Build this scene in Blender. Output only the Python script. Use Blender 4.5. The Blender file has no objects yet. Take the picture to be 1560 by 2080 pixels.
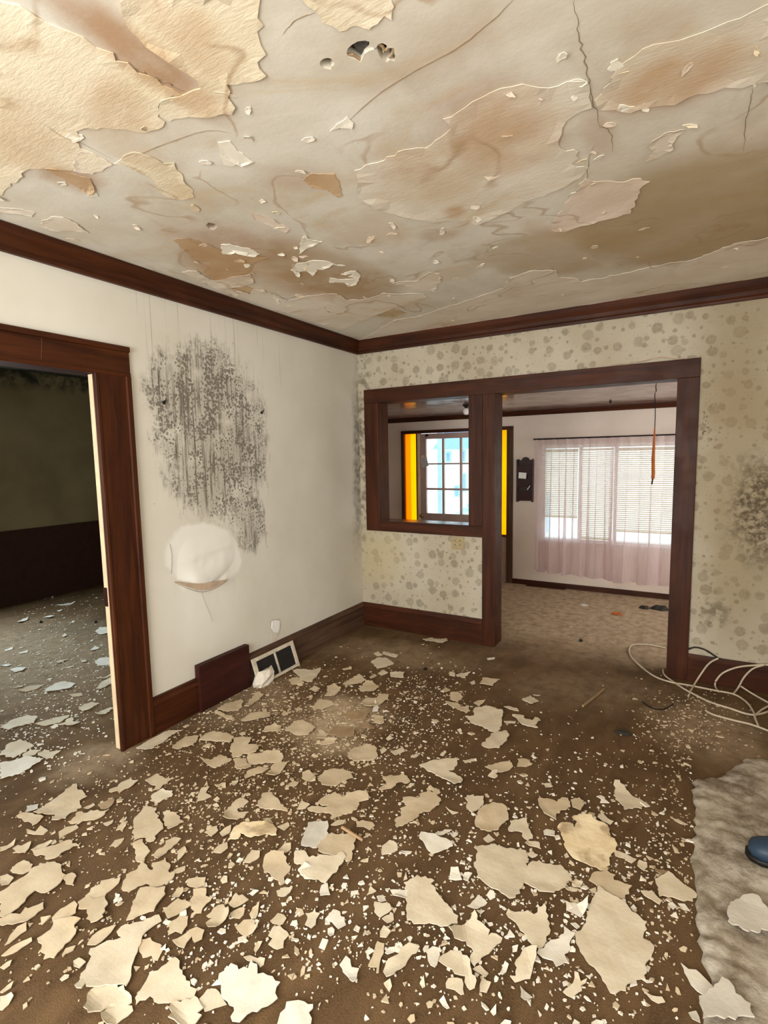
import bpy, bmesh, math, random
from mathutils import Vector, Matrix, noise as mnoise
from mathutils.geometry import delaunay_2d_cdt

scene = bpy.context.scene
COL = scene.collection

# ------------------------------------------------------------------ camera
FPX, YAW, PITCH, ROLL, CAMH = 1056.42, 0.533264, -0.103960, -0.018707, 1.55
_f = Vector((-math.sin(YAW) * math.cos(PITCH), math.cos(YAW) * math.cos(PITCH), math.sin(PITCH)))
_r0 = Vector((math.cos(YAW), math.sin(YAW), 0))
_u0 = _r0.cross(_f)
_r = _r0 * math.cos(ROLL) + _u0 * math.sin(ROLL)
_u = -_r0 * math.sin(ROLL) + _u0 * math.cos(ROLL)
CAM = Vector((0, 0, CAMH))
cam_data = bpy.data.cameras.new('camera')
cam_data.sensor_fit = 'HORIZONTAL'
cam_data.sensor_width = 36.0
cam_data.lens = FPX / 1560 * 36.0
cam_data.clip_start = 0.02
cam = bpy.data.objects.new('camera', cam_data)
COL.objects.link(cam)
cam.matrix_world = Matrix(((_r.x, _u.x, -_f.x, CAM.x), (_r.y, _u.y, -_f.y, CAM.y), (_r.z, _u.z, -_f.z, CAM.z), (0, 0, 0, 1)))
scene.camera = cam

# ------------------------------------------------------------------ world, daylight and added window lights
world = bpy.data.worlds.new('overcast_sky')
scene.world = world
world.use_nodes = True
_bg = world.node_tree.nodes['Background']
_bg.inputs[0].default_value = (0.86, 0.95, 1.0, 1)
_bg.inputs[1].default_value = 2.6

def area_light(name, loc, direction, sx, sy, power, color, portal=False):
    d = bpy.data.lights.new(name, 'AREA')
    d.shape = 'RECTANGLE'; d.size = sx; d.size_y = sy
    d.energy = power; d.color = color
    if portal:
        d.cycles.is_portal = True
    o = bpy.data.objects.new(name, d)
    COL.objects.link(o)
    o.location = loc
    o.rotation_euler = Vector(direction).to_track_quat('-Z', 'Y').to_euler()
    return o
REAR_P, RIGHT_P, LEFT_P, PORCH_P = 150, 44, 110, 24
area_light('daylight_through_rear_window', (-1.05, -1.62, 1.45), (0, 1, 0), 2.5, 1.7, REAR_P, (1.0, 0.975, 0.93))
area_light('added_right_window_light', (1.32, -0.75, 1.35), (-1, 0, 0), 1.4, 1.5, RIGHT_P, (1.0, 0.98, 0.95))  # added light at an unseen right window, lifts the ceiling and left wall
area_light('daylight_through_left_room_window', (-6.47, 1.55, 1.5), (1, 0, 0), 1.3, 1.3, LEFT_P, (0.72, 0.89, 1.0))
area_light('added_porch_end_light', (1.42, 5.2, 1.25), (-1, 0, 0), 1.2, 1.1, PORCH_P, (1.0, 0.95, 0.93))  # added light at an unseen end opening, brightens porch floor and far wall
area_light('sky_portal_porch_window', (-0.55, 6.30, 1.12), (0, -1, 0), 1.95, 1.12, 1, (1, 1, 1), True)
area_light('sky_portal_front_door', (-2.6, 6.30, 1.25), (0, -1, 0), 1.5, 1.36, 1, (1, 1, 1), True)

scene.cycles.max_bounces = 7
scene.cycles.diffuse_bounces = 4
scene.cycles.glossy_bounces = 3
scene.cycles.transparent_max_bounces = 16
scene.cycles.caustics_reflective = False
scene.cycles.caustics_refractive = False
scene.view_settings.view_transform = 'Standard'
scene.view_settings.look = 'None'
scene.view_settings.exposure = 0.0
scene.view_settings.gamma = 1.0
scene.view_settings.use_curve_mapping = False

# ------------------------------------------------------------------ measuring helpers
def pix(x, y, axis, val):
    """point where the view direction of photo pixel x,y meets the plane axis=val"""
    d = _f * FPX + _r * (x - 780) - _u * (y - 1040)
    t = (val - CAM[axis]) / d[axis]
    return CAM + d * t

# ------------------------------------------------------------------ node helpers
def lin(r, g, b):
    f = lambda c: (c / 255 / 12.92) if c / 255 <= 0.04045 else ((c / 255 + 0.055) / 1.055) ** 2.4
    return (f(r), f(g), f(b), 1)

def nd(nt, kind, ins=None, **attrs):
    n = nt.nodes.new(kind)
    for k, v in attrs.items():
        setattr(n, k, v)
    for k, v in (ins or {}).items():
        s = n.inputs[k]
        if isinstance(v, bpy.types.NodeSocket):
            nt.links.new(v, s)
        else:
            s.default_value = v
    return n

def new_mat(name, rough=0.8, spec=0.3):
    m = bpy.data.materials.new(name)
    m.use_nodes = True
    nt = m.node_tree
    b = nt.nodes['Principled BSDF']
    b.inputs['Roughness'].default_value = rough
    b.inputs['Specular IOR Level'].default_value = spec
    return m, nt, b

def pos(nt):
    return nd(nt, 'ShaderNodeNewGeometry').outputs['Position']

def scaled(nt, v, s):
    return nd(nt, 'ShaderNodeVectorMath', {0: v, 1: s}, operation='MULTIPLY').outputs[0]

def noi(nt, v, scale, detail=4, rough=0.55, dist=0.0):
    return nd(nt, 'ShaderNodeTexNoise', {'Vector': v, 'Scale': scale, 'Detail': detail, 'Roughness': rough, 'Distortion': dist}).outputs[0]

def ramp(nt, f, lo, hi, a=0.0, b=1.0, smooth=True):
    return nd(nt, 'ShaderNodeMapRange', {0: f, 1: lo, 2: hi, 3: a, 4: b}, interpolation_type='SMOOTHSTEP' if smooth else 'LINEAR').outputs[0]

def mth(nt, op, a, b=0.0, clamp=False):
    return nd(nt, 'ShaderNodeMath', {0: a, 1: b}, operation=op, use_clamp=clamp).outputs[0]

def mixc(nt, f, a, b):
    n = nt.nodes.new('ShaderNodeMix'); n.data_type = 'RGBA'
    for i, v in ((0, f), (6, a), (7, b)):
        if isinstance(v, bpy.types.NodeSocket): nt.links.new(v, n.inputs[i])
        else: n.inputs[i].default_value = v
    return n.outputs[2]

def bump(nt, b, h, strength=0.3, dist=0.01):
    n = nd(nt, 'ShaderNodeBump', {'Height': h, 'Strength': strength, 'Distance': dist})
    nt.links.new(n.outputs[0], b.inputs['Normal'])

def warp(nt, p, scale, amp):
    c = nd(nt, 'ShaderNodeTexNoise', {'Vector': p, 'Scale': scale, 'Detail': 4.0}).outputs[1]
    c = nd(nt, 'ShaderNodeVectorMath', {0: c, 1: (0.5, 0.5, 0.5)}, operation='SUBTRACT').outputs[0]
    c = nd(nt, 'ShaderNodeVectorMath', {0: c, 'Scale': amp}, operation='SCALE').outputs[0]
    return nd(nt, 'ShaderNodeVectorMath', {0: p, 1: c}, operation='ADD').outputs[0]

def blot(nt, p, axis, val, c, a, b, soft=0.6):
    """soft elliptical stain on the plane axis=val, given by its photo centre and two half-axes in photo pixels"""
    C = pix(c[0], c[1], axis, val)
    A = pix(c[0] + a[0], c[1] + a[1], axis, val) - C
    B = pix(c[0] + b[0], c[1] + b[1], axis, val) - C
    i, j = [k for k in range(3) if k != axis]
    det = A[i] * B[j] - A[j] * B[i]
    ru, rv = [0, 0, 0], [0, 0, 0]
    ru[i], ru[j] = B[j] / det, -B[i] / det
    rv[i], rv[j] = -A[j] / det, A[i] / det
    q = nd(nt, 'ShaderNodeVectorMath', {0: p, 1: C}, operation='SUBTRACT').outputs[0]
    u = nd(nt, 'ShaderNodeVectorMath', {0: q, 1: ru}, operation='DOT_PRODUCT').outputs['Value']
    v = nd(nt, 'ShaderNodeVectorMath', {0: q, 1: rv}, operation='DOT_PRODUCT').outputs['Value']
    d = mth(nt, 'SQRT', mth(nt, 'ADD', mth(nt, 'MULTIPLY', u, u), mth(nt, 'MULTIPLY', v, v)))
    return ramp(nt, d, 1.0 + soft, 1.0 - soft)

# ------------------------------------------------------------------ materials
MT = {}
def wood(name, axis, c1, c2, rough=0.45):
    m, nt, b = new_mat(name, rough, 0.22)
    s = [22, 22, 22]; s[axis] = 1.6
    p = scaled(nt, pos(nt), s)
    g = noi(nt, p, 1.0, 6, 0.65, 0.6)
    big = noi(nt, pos(nt), 3.0, 3)
    col = mixc(nt, ramp(nt, g, 0.3, 0.75), c1, c2)
    col = mixc(nt, mth(nt, 'MULTIPLY', ramp(nt, big, 0.5, 0.8), 0.35), col, lin(90, 52, 28))
    nt.links.new(col, b.inputs['Base Color'])
    nt.links.new(ramp(nt, noi(nt, pos(nt), 9.0, 5), 0.3, 0.7, rough, rough + 0.12), b.inputs['Roughness'])
    bump(nt, b, g, 0.15, 0.002)
    return m
for i, a in enumerate('xyz'):
    MT['wood_' + a] = wood('dark_stained_wood_' + a, i, lin(46, 19, 5), lin(77, 37, 13))
    MT['dust_' + a] = wood('dusty_dark_wood_' + a, i, lin(66, 46, 34), lin(100, 76, 58), 0.7)
MT['sill'] = wood('polished_sill_wood', 0, lin(96, 70, 56), lin(130, 104, 88), 0.16)
MT['wood_deep'] = wood('deep_brown_wood', 1, lin(46, 18, 11), lin(66, 27, 18), 0.5)

def plain(name, c, rough=0.7, var=0.12, spec=0.3, metal=0.0, nscale=14.0):
    m, nt, b = new_mat(name, rough, spec)
    b.inputs['Metallic'].default_value = metal
    n = noi(nt, pos(nt), nscale, 5)
    d = tuple(x * (1 - var * 2.2) for x in c[:3]) + (1,)
    nt.links.new(mixc(nt, ramp(nt, n, 0.3, 0.7), d, c), b.inputs['Base Color'])
    bump(nt, b, n, 0.08, 0.003)
    return m

# painted plaster of the left wall with its mould
def wall_left_mat():
    m, nt, b = new_mat('mouldy_cream_plaster', 0.75, 0.25)
    p = pos(nt); X = -2.6
    base = mixc(nt, ramp(nt, noi(nt, p, 1.6, 4), 0.3, 0.75), lin(222, 218, 206), lin(210, 205, 190))
    pw = warp(nt, p, 9.0, 0.16)
    env = blot(nt, pw, 0, X, (440, 880), (100, 20), (4, 172), 0.34)
    env2 = blot(nt, pw, 0, X, (345, 790), (45, 8), (0, 75), 0.4)
    env3 = blot(nt, pw, 0, X, (505, 1060), (38, 0), (4, 60), 0.5)
    hole = blot(nt, warp(nt, p, 12.0, 0.07), 0, X, (417, 1134), (73, 4), (0, 72), 0.07)
    e = mth(nt, 'MAXIMUM', mth(nt, 'MAXIMUM', env, mth(nt, 'MULTIPLY', env2, 0.85)), mth(nt, 'MULTIPLY', env3, 0.8))
    e = mth(nt, 'MULTIPLY', e, mth(nt, 'SUBTRACT', 1.0, hole))
    e = mth(nt, 'MULTIPLY', ramp(nt, mth(nt, 'ADD', e, mth(nt, 'MULTIPLY', mth(nt, 'SUBTRACT', noi(nt, scaled(nt, p, (1, 34, 9)), 1.0, 5, 0.7), 0.5), 1.7)), 0.16, 0.86), ramp(nt, e, 0.01, 0.15))
    # round mould spots
    vs = nd(nt, 'ShaderNodeTexVoronoi', {'Vector': warp(nt, p, 30.0, 0.015), 'Scale': 58.0, 'Randomness': 0.9})
    rad = ramp(nt, noi(nt, p, 7.0, 3), 0.32, 0.62, 0.16, 0.62)
    spots = ramp(nt, mth(nt, 'SUBTRACT', rad, vs.outputs['Distance']), -0.10, 0.12)
    # vertical run marks
    st = noi(nt, scaled(nt, p, (1, 55, 2.0)), 1.0, 4, 0.65)
    streak = ramp(nt, st, 0.50, 0.64)
    patchy = ramp(nt, noi(nt, p, 5.5, 5, 0.65), 0.30, 0.52)
    film = mth(nt, 'MULTIPLY', patchy, mth(nt, 'ADD', 0.30, mth(nt, 'MULTIPLY', streak, 0.65)))
    mould = mth(nt, 'MULTIPLY', e, mth(nt, 'MAXIMUM', mth(nt, 'MULTIPLY', spots, 0.85), film), True)
    # fine runs coming down from the crown moulding
    runs_e = blot(nt, p, 0, X, (440, 690), (130, 25), (0, 95), 0.5)
    fine = ramp(nt, noi(nt, scaled(nt, p, (1, 80, 1.1)), 1.0, 2), 0.60, 0.72)
    mould = mth(nt, 'MAXIMUM', mould, mth(nt, 'MULTIPLY', mth(nt, 'MULTIPLY', runs_e, fine), 0.5))
    corner = blot(nt, pw, 0, X, (728, 920), (9, 0), (0, 150), 0.8)
    mould = mth(nt, 'MAXIMUM', mould, mth(nt, 'MULTIPLY', corner, ramp(nt, noi(nt, p, 22.0, 5), 0.35, 0.65, 0.2, 0.75)))
    specks = ramp(nt, noi(nt, p, 55.0, 2), 0.70, 0.76)
    sp_e = blot(nt, pw, 0, X, (325, 1150), (22, 0), (5, 220), 0.6)
    mould = mth(nt, 'MAXIMUM', mould, mth(nt, 'MULTIPLY', mth(nt, 'MULTIPLY', specks, sp_e), 0.7))
    right_tone = mth(nt, 'MULTIPLY', blot(nt, pw, 0, X, (640, 1000), (80, 0), (0, 300), 0.8), 0.16)  # broad soft darker tone on the stretch before the corner
    white = mth(nt, 'MAXIMUM', mth(nt, 'MULTIPLY', blot(nt, warp(nt, p, 12.0, 0.07), 0, X, (418, 1132), (70, 4), (0, 68), 0.07), 0.75), mth(nt, 'MULTIPLY', blot(nt, warp(nt, p, 8.0, 0.12), 0, X, (420, 1230), (66, 2), (0, 90), 0.5), 0.4))
    base = mixc(nt, white, base, lin(240, 239, 232))
    col = mixc(nt, right_tone, base, lin(150, 140, 120))
    col = mixc(nt, mth(nt, 'MULTIPLY', mould, 0.92), col, lin(74, 63, 50))
    nt.links.new(col, b.inputs['Base Color'])
    bump(nt, b, noi(nt, p, 70.0, 4), 0.08, 0.004)
    return m
MT['wall_left'] = wall_left_mat()
MT['patch_plaster'] = plain('patched_white_plaster', lin(230, 225, 211), 0.8, 0.03, nscale=3.0)

def wallpaper_mat():
    m, nt, b = new_mat('floral_wallpaper', 0.8, 0.2)
    p = pos(nt); Y = 3.99
    sp_ = nd(nt, 'ShaderNodeSeparateXYZ', {0: p})
    q = nd(nt, 'ShaderNodeCombineXYZ', {0: sp_.outputs[0], 1: sp_.outputs[2], 2: 0.0}).outputs[0]
    base = mixc(nt, ramp(nt, noi(nt, p, 2.2, 5), 0.3, 0.7), lin(192, 184, 166), lin(176, 165, 143))
    def dots(scale, off, r0, r1, keep):
        qq = nd(nt, 'ShaderNodeVectorMath', {0: warp(nt, q, 26.0, 0.022), 1: off}, operation='ADD').outputs[0]
        v = nd(nt, 'ShaderNodeTexVoronoi', {'Vector': qq, 'Scale': scale, 'Randomness': 0.8}, voronoi_dimensions='2D')
        s = nd(nt, 'ShaderNodeSeparateColor', {0: v.outputs['Color']})
        r = ramp(nt, s.outputs[0], 0.0, 1.0, r0, r1, False)
        r = mth(nt, 'MULTIPLY', r, ramp(nt, s.outputs[1], keep, keep + 0.02))
        inside = ramp(nt, mth(nt, 'SUBTRACT', r, v.outputs['Distance']), -0.02, 0.06)
        tone = ramp(nt, s.outputs[2], 0.0, 1.0, 0.55, 1.0, False)
        return mth(nt, 'MULTIPLY', inside, tone)
    petal = ramp(nt, noi(nt, q, 60.0, 2), 0.35, 0.6, 0.6, 1.0)
    d = mth(nt, 'MAXIMUM', mth(nt, 'MULTIPLY', dots(9.0, (0.3, 0.1, 0), 0.18, 0.36, 0.12), petal), dots(17.0, (0.7, 0.4, 0), 0.10, 0.27, 0.45))
    d = mth(nt, 'MAXIMUM', d, mth(nt, 'MULTIPLY', dots(40.0, (0.2, 0.9, 0), 0.1, 0.24, 0.6), 0.55))
    col = mixc(nt, mth(nt, 'MULTIPLY', d, 0.6), base, lin(112, 102, 83))
    pw = warp(nt, p, 7.0, 0.22)
    mo = mth(nt, 'MULTIPLY', blot(nt, pw, 1, Y, (1545, 1040), (55, 0), (0, 100), 0.5), ramp(nt, noi(nt, p, 30.0, 6, 0.7), 0.38, 0.58))
    mo2 = mth(nt, 'MULTIPLY', blot(nt, pw, 1, Y, (1450, 1245), (30, 0), (0, 28), 0.7), ramp(nt, noi(nt, p, 24.0, 5), 0.4, 0.6, 0, 0.7))
    mo3 = mth(nt, 'MULTIPLY', blot(nt, pw, 1, Y, (737, 900), (12, 0), (0, 180), 0.6), ramp(nt, noi(nt, p, 20.0, 5), 0.42, 0.62, 0, 0.8))
    mo4 = mth(nt, 'MULTIPLY', blot(nt, pw, 1, Y, (1440, 880), (18, 0), (0, 60), 0.6), ramp(nt, noi(nt, p, 45.0, 3), 0.6, 0.7))
    mo = mth(nt, 'MAXIMUM', mth(nt, 'MAXIMUM', mo, mo2), mth(nt, 'MAXIMUM', mo3, mo4))
    ye = mth(nt, 'MULTIPLY', blot(nt, pw, 1, Y, (775, 1130), (45, 0), (0, 55), 0.7), 0.4)
    right_dim = mth(nt, 'MULTIPLY', blot(nt, pw, 1, Y, (1500, 900), (90, 0), (0, 420), 0.8), 0.55)  # shade painted into the colour, dimming the paper toward the right
    col = mixc(nt, ye, col, lin(190, 172, 122))
    col = mixc(nt, right_dim, col, lin(140, 121, 86))
    col = mixc(nt, mth(nt, 'MULTIPLY', mo, 0.8), col, lin(66, 54, 36))
    nt.links.new(col, b.inputs['Base Color'])
    bump(nt, b, noi(nt, p, 60.0, 4), 0.08, 0.003)
    return m
MT['wallpaper'] = wallpaper_mat()

STAINS = [((290, 120), (150, 110), (26, -30), 0.75), ((235, 215), (62, 30), (-14, 38), 0.5), ((145, 362), (62, 14), (0, 22), 0.7),
          ((520, 510), (150, 22), (14, 38), 0.6), ((450, 535), (75, 10), (6, 28), 0.85), ((650, 570), (120, 28), (0, 34), 0.7),
          ((1010, 270), (120, -30), (36, 70), 0.62), ((1370, 165), (150, -60), (26, 42), 0.62), ((860, 350), (90, 0), (20, 40), 0.35), ((1215, 275), (36, 8), (0, 40), 0.35),
          ((920, 432), (24, 0), (0, 10), 0.6), ((885, 478), (40, 0), (0, 10), 0.4), ((380, 70), (75, 40), (20, 60), 0.42), ((60, 290), (90, 20), (20, 70), 0.3),
          ((880, 120), (160, -90), (30, 40), 0.22), ((590, 365), (70, 5), (0, 22), 0.3), ((1330, 60), (70, -20), (20, 40), 0.3)]
def ceiling_mat(name, c1, c2, stain, bstr=0.15, amount=1.0, brush=False, olive=0.0):
    m, nt, b = new_mat(name, 0.75, 0.25)
    p = pos(nt); Z = 2.58
    n1 = noi(nt, p, 2.3, 6, 0.6)
    n2 = noi(nt, scaled(nt, p, (5.0, 2.2, 1)), 1.0, 5, 0.6, 1.2)
    col = mixc(nt, ramp(nt, n1, 0.32, 0.7), c1, c2)
    col = mixc(nt, ramp(nt, n2, 0.5, 0.8, 0, 0.45), col, tuple(x * 0.78 for x in c2[:3]) + (1,))
    cl = noi(nt, scaled(nt, p, (1.6, 3.0, 1)), 1.0, 6, 0.65, 0.8)
    col = mixc(nt, ramp(nt, cl, 0.52, 0.72, 0, 0.5), col, tuple(min(1, x * 1.12) for x in c1[:3]) + (1,))
    col = mixc(nt, ramp(nt, cl, 0.48, 0.32, 0, 0.45), col, lin(206, 180, 140))
    pw = warp(nt, p, 6.0, 0.10)
    tot = None
    for c, a, bb, s in STAINS:
        k = mth(nt, 'MULTIPLY', blot(nt, pw, 2, Z, c, a, bb, 0.55), s * amount)
        tot = k if tot is None else mth(nt, 'MAXIMUM', tot, k)
    tot = mth(nt, 'MULTIPLY', tot, ramp(nt, noi(nt, p, 8.0, 5), 0.25, 0.6, 0.55, 1.0))
    col = mixc(nt, tot, col, stain)
    tn = noi(nt, warp(nt, p, 5.0, 0.06), 1.5, 3, 0.5, 0.6)
    tide = mth(nt, 'MULTIPLY', ramp(nt, mth(nt, 'ABSOLUTE', mth(nt, 'SUBTRACT', tn, 0.52)), 0.0, 0.014, 0.55, 0.0), ramp(nt, noi(nt, p, 3.1, 3), 0.42, 0.58))
    col = mixc(nt, tide, col, lin(170, 134, 92))
    wash = mth(nt, 'MULTIPLY', ramp(nt, tn, 0.52, 0.60), ramp(nt, noi(nt, p, 2.0, 3), 0.4, 0.62, 0, 0.35))
    col = mixc(nt, wash, col, lin(196, 164, 120))
    ol = None
    for c, a, bb, s in [((1420, 448), (330, -66), (12, 84), 0.8), ((1120, 520), (150, -10), (8, 40), 0.5), ((690, 565), (120, 30), (0, 40), 0.5), ((820, 90), (210, -110), (40, 60), 0.18)]:
        k = mth(nt, 'MULTIPLY', blot(nt, pw, 2, Z, c, a, bb, 0.2), s * olive)
        ol = k if ol is None else mth(nt, 'MAXIMUM', ol, k)
    col = mixc(nt, mth(nt, 'MULTIPLY', ol, ramp(nt, noi(nt, p, 3.0, 4), 0.3, 0.6, 0.7, 1.0)), col, lin(170, 146, 104))
    specks = ramp(nt, noi(nt, p, 40.0, 3), 0.72, 0.80, 0, 0.5)
    col = mixc(nt, specks, col, lin(120, 104, 80))
    nt.links.new(col, b.inputs['Base Color'])
    if brush:
        h = noi(nt, scaled(nt, p, (26, 90, 30)), 1.0, 4, 0.6, 0.4)
    else:
        h = noi(nt, p, 45.0, 5)
    bump(nt, b, h, bstr, 0.006)
    return m
MT['ceil'] = ceiling_mat('bare_ceiling_plaster', lin(226, 221, 208), lin(210, 202, 184), lin(166, 118, 72), 0.12, 1.0, False, 1.0)
MT['ck'] = ceiling_mat('thick_cream_ceiling_paint', lin(240, 230, 206), lin(230, 214, 182), lin(190, 144, 94), 0.30, 0.9, True)
MT['cy'] = ceiling_mat('white_ceiling_paint', lin(234, 225, 210), lin(222, 210, 190), lin(176, 130, 84), 0.12, 0.5)
MT['cp'] = ceiling_mat('pinkish_ceiling_paint', lin(234, 220, 204), lin(222, 204, 182), lin(182, 138, 94), 0.12, 0.4)
MT['cb'] = ceiling_mat('brown_stained_ceiling_paint', lin(206, 180, 146), lin(190, 158, 120), lin(158, 116, 74), 0.15, 0.6)
MT['co'] = ceiling_mat('olive_old_ceiling_paint', lin(206, 190, 156), lin(186, 164, 126), lin(150, 116, 74), 0.08, 0.5)
MT['cq'] = ceiling_mat('tan_white_ceiling_paint', lin(234, 227, 212), lin(222, 212, 192), lin(190, 150, 104), 0.16, 1.1, True)
MT['cw'] = plain('bright_curled_paint', lin(246, 240, 222), 0.75, 0.03)

def carpet_mat():
    m, nt, b = new_mat('dirty_brown_carpet', 0.95, 0.1)
    p = pos(nt)
    fine = noi(nt, p, 160.0, 4, 0.7)
    mid = noi(nt, scaled(nt, p, (9, 4, 1)), 1.0, 6, 0.65, 0.5)
    big = noi(nt, p, 1.7, 4)
    col = mixc(nt, ramp(nt, mid, 0.3, 0.72), lin(76, 57, 38), lin(110, 86, 60))
    col = mixc(nt, ramp(nt, fine, 0.3, 0.75, 0, 0.5), col, lin(126, 100, 70))
    col = mixc(nt, ramp(nt, big, 0.45, 0.75, 0, 0.5), col, lin(72, 54, 36))
    pw = warp(nt, p, 4.0, 0.5)
    dust = None
    for c, a, bb, s in [((680, 1470), (80, 0), (-30, 55), 0.95), ((1230, 1250), (280, 20), (0, 70), 0.9), ((1180, 1205), (220, 10), (0, 30), 0.8),
                        ((60, 1340), (190, -20), (0, 110), 0.55), ((1440, 1480), (110, 20), (20, 60), 0.5), ((820, 1330), (140, 10), (20, 26), 0.3),
                        ((200, 1540), (70, -10), (0, 30), 0.5), ((500, 1420), (90, -20), (0, 50), 0.35), ((1200, 1400), (160, 10), (0, 40), 0.28)]:
        k = mth(nt, 'MULTIPLY', blot(nt, pw, 2, 0.0, c, a, bb, 0.7), s)
        dust = k if dust is None else mth(nt, 'MAXIMUM', dust, k)
    yy = nd(nt, 'ShaderNodeSeparateXYZ', {0: pw}).outputs[1]
    dust = mth(nt, 'MAXIMUM', dust, ramp(nt, yy, 3.9, 4.6, 0.0, 0.85))
    dust = mth(nt, 'MULTIPLY', dust, ramp(nt, noi(nt, p, 14.0, 6, 0.7), 0.28, 0.62, 0.4, 1.0))
    col = mixc(nt, dust, col, lin(196, 174, 144))
    powder = ramp(nt, noi(nt, p, 75.0, 4, 0.7), 0.66, 0.74, 0, 0.4)
    col = mixc(nt, powder, col, lin(190, 168, 136))
    nt.links.new(col, b.inputs['Base Color'])
    bump(nt, b, fine, 0.6, 0.006)
    return m
MT['carpet'] = carpet_mat()

def flake_mat(name, c1, c2, smudge=None, bs=0.25):
    m, nt, b = new_mat(name, 0.8, 0.2)
    p = pos(nt)
    rnd = nd(nt, 'ShaderNodeObjectInfo').outputs['Random']
    col = mixc(nt, ramp(nt, noi(nt, p, 11.0, 5, 0.6), 0.3, 0.72), c1, c2)
    col = mixc(nt, mth(nt, 'MULTIPLY', rnd, 0.3), col, tuple(x * 0.72 for x in c2[:3]) + (1,))
    if smudge:
        col = mixc(nt, ramp(nt, noi(nt, p, 9.0, 4), 0.50, 0.66, 0, 0.7), col, smudge)
    nt.links.new(col, b.inputs['Base Color'])
    bump(nt, b, noi(nt, p, 60.0, 5), bs, 0.004)
    return m
MT['f_t'] = flake_mat('tan_plaster_flake', lin(213, 196, 167), lin(196, 175, 143))
MT['f_c'] = flake_mat('cream_plaster_flake', lin(223, 211, 187), lin(209, 193, 165))
MT['f_w'] = flake_mat('white_plaster_flake', lin(234, 228, 214), lin(222, 212, 193))
MT['f_g'] = flake_mat('grey_plaster_slab', lin(214, 208, 194), lin(194, 186, 170))
MT['f_d'] = flake_mat('dusty_brown_flake', lin(182, 158, 124), lin(150, 124, 94))
MT['f_s'] = flake_mat('stained_plaster_flake', lin(242, 224, 188), lin(226, 202, 160), lin(150, 124, 92))

def debris_mat():
    m, nt, b = new_mat('crumbled_grey_plaster', 0.9, 0.15)
    p = pos(nt)
    n = noi(nt, p, 9.0, 8, 0.68)
    col = mixc(nt, ramp(nt, n, 0.36, 0.62), lin(126, 112, 94), lin(190, 181, 166))
    col = mixc(nt, ramp(nt, noi(nt, p, 3.2, 4), 0.45, 0.7, 0, 0.55), col, lin(172, 158, 136))
    nt.links.new(col, b.inputs['Base Color'])
    bump(nt, b, noi(nt, p, 60.0, 6, 0.7), 0.6, 0.008)
    return m
MT['debris'] = debris_mat()
MT['porch_wall'] = plain('pinkish_white_porch_plaster', lin(232, 218, 204), 0.85, 0.04, nscale=3.0)
MT['porch_back'] = plain('beige_porch_plaster', lin(214, 198, 176), 0.85, 0.05, nscale=3.0)
MT['door_paint'] = plain('mauve_brown_door_paint', lin(186, 160, 152), 0.5, 0.06)
MT['pale_wood'] = plain('pale_bare_wood', lin(236, 210, 172), 0.6, 0.06)
def olive_mat():
    m, nt, b = new_mat('olive_painted_plaster', 0.9, 0.15)
    p = pos(nt)
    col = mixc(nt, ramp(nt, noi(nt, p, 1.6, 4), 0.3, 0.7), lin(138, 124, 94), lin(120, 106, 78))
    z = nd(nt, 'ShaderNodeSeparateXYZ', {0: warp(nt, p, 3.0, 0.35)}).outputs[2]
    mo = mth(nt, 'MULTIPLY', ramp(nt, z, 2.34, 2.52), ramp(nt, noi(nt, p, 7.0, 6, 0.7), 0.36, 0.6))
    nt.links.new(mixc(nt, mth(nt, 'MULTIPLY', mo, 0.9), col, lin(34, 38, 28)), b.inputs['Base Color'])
    return m
MT['olive_wall'] = olive_mat()
MT['wainscot'] = plain('dark_wainscot_panel', lin(58, 28, 17), 0.75, 0.15)
MT['mouldy_top'] = plain('black_mouldy_plaster', lin(88, 84, 66), 0.95, 0.35, nscale=6.0)
MT['metal_white'] = plain('chipped_white_metal', lin(214, 202, 180), 0.5, 0.12, nscale=30.0)
MT['grille_dark'] = plain('dark_vent_mesh', lin(52, 46, 38), 0.7, 0.2)
MT['black'] = plain('black_metal', lin(24, 20, 17), 0.5, 0.1)
MT['void'] = plain('dark_void_backing', lin(40, 34, 28), 0.95, 0.2)
MT['lath'] = plain('grey_lath_and_felt', lin(96, 92, 88), 0.9, 0.2, nscale=40.0)
MT['cable'] = plain('dirty_white_cable', lin(206, 192, 168), 0.55, 0.08)
MT['cable_dark'] = plain('dark_cable', lin(34, 26, 20), 0.55, 0.08)
MT['paper'] = plain('white_paper', lin(240, 238, 234), 0.8, 0.02)
MT['paper_grey'] = plain('grey_paper', lin(196, 190, 184), 0.8, 0.03)
MT['brass'] = plain('tarnished_brass', lin(150, 118, 70), 0.35, 0.1, 0.5, 0.9)
MT['orange'] = plain('orange_brown_wrapped_cord', lin(190, 104, 40), 0.6, 0.1)
MT['stick'] = plain('weathered_wood_stick', lin(168, 138, 104), 0.8, 0.1)
MT['blue'] = plain('dark_blue_rubber', lin(48, 66, 86), 0.45, 0.1)
MT['tear'] = plain('torn_brown_paper_edge', lin(200, 176, 150), 0.85, 0.1)
MT['crack'] = plain('ceiling_crack_dirt', lin(150, 130, 104), 0.95, 0.1)
MT['rack'] = plain('dark_mahogany_rack', lin(54, 26, 22), 0.4, 0.1)
MT['plate'] = plain('papered_switch_plate', lin(176, 160, 122), 0.75, 0.1, nscale=60.0)
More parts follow.
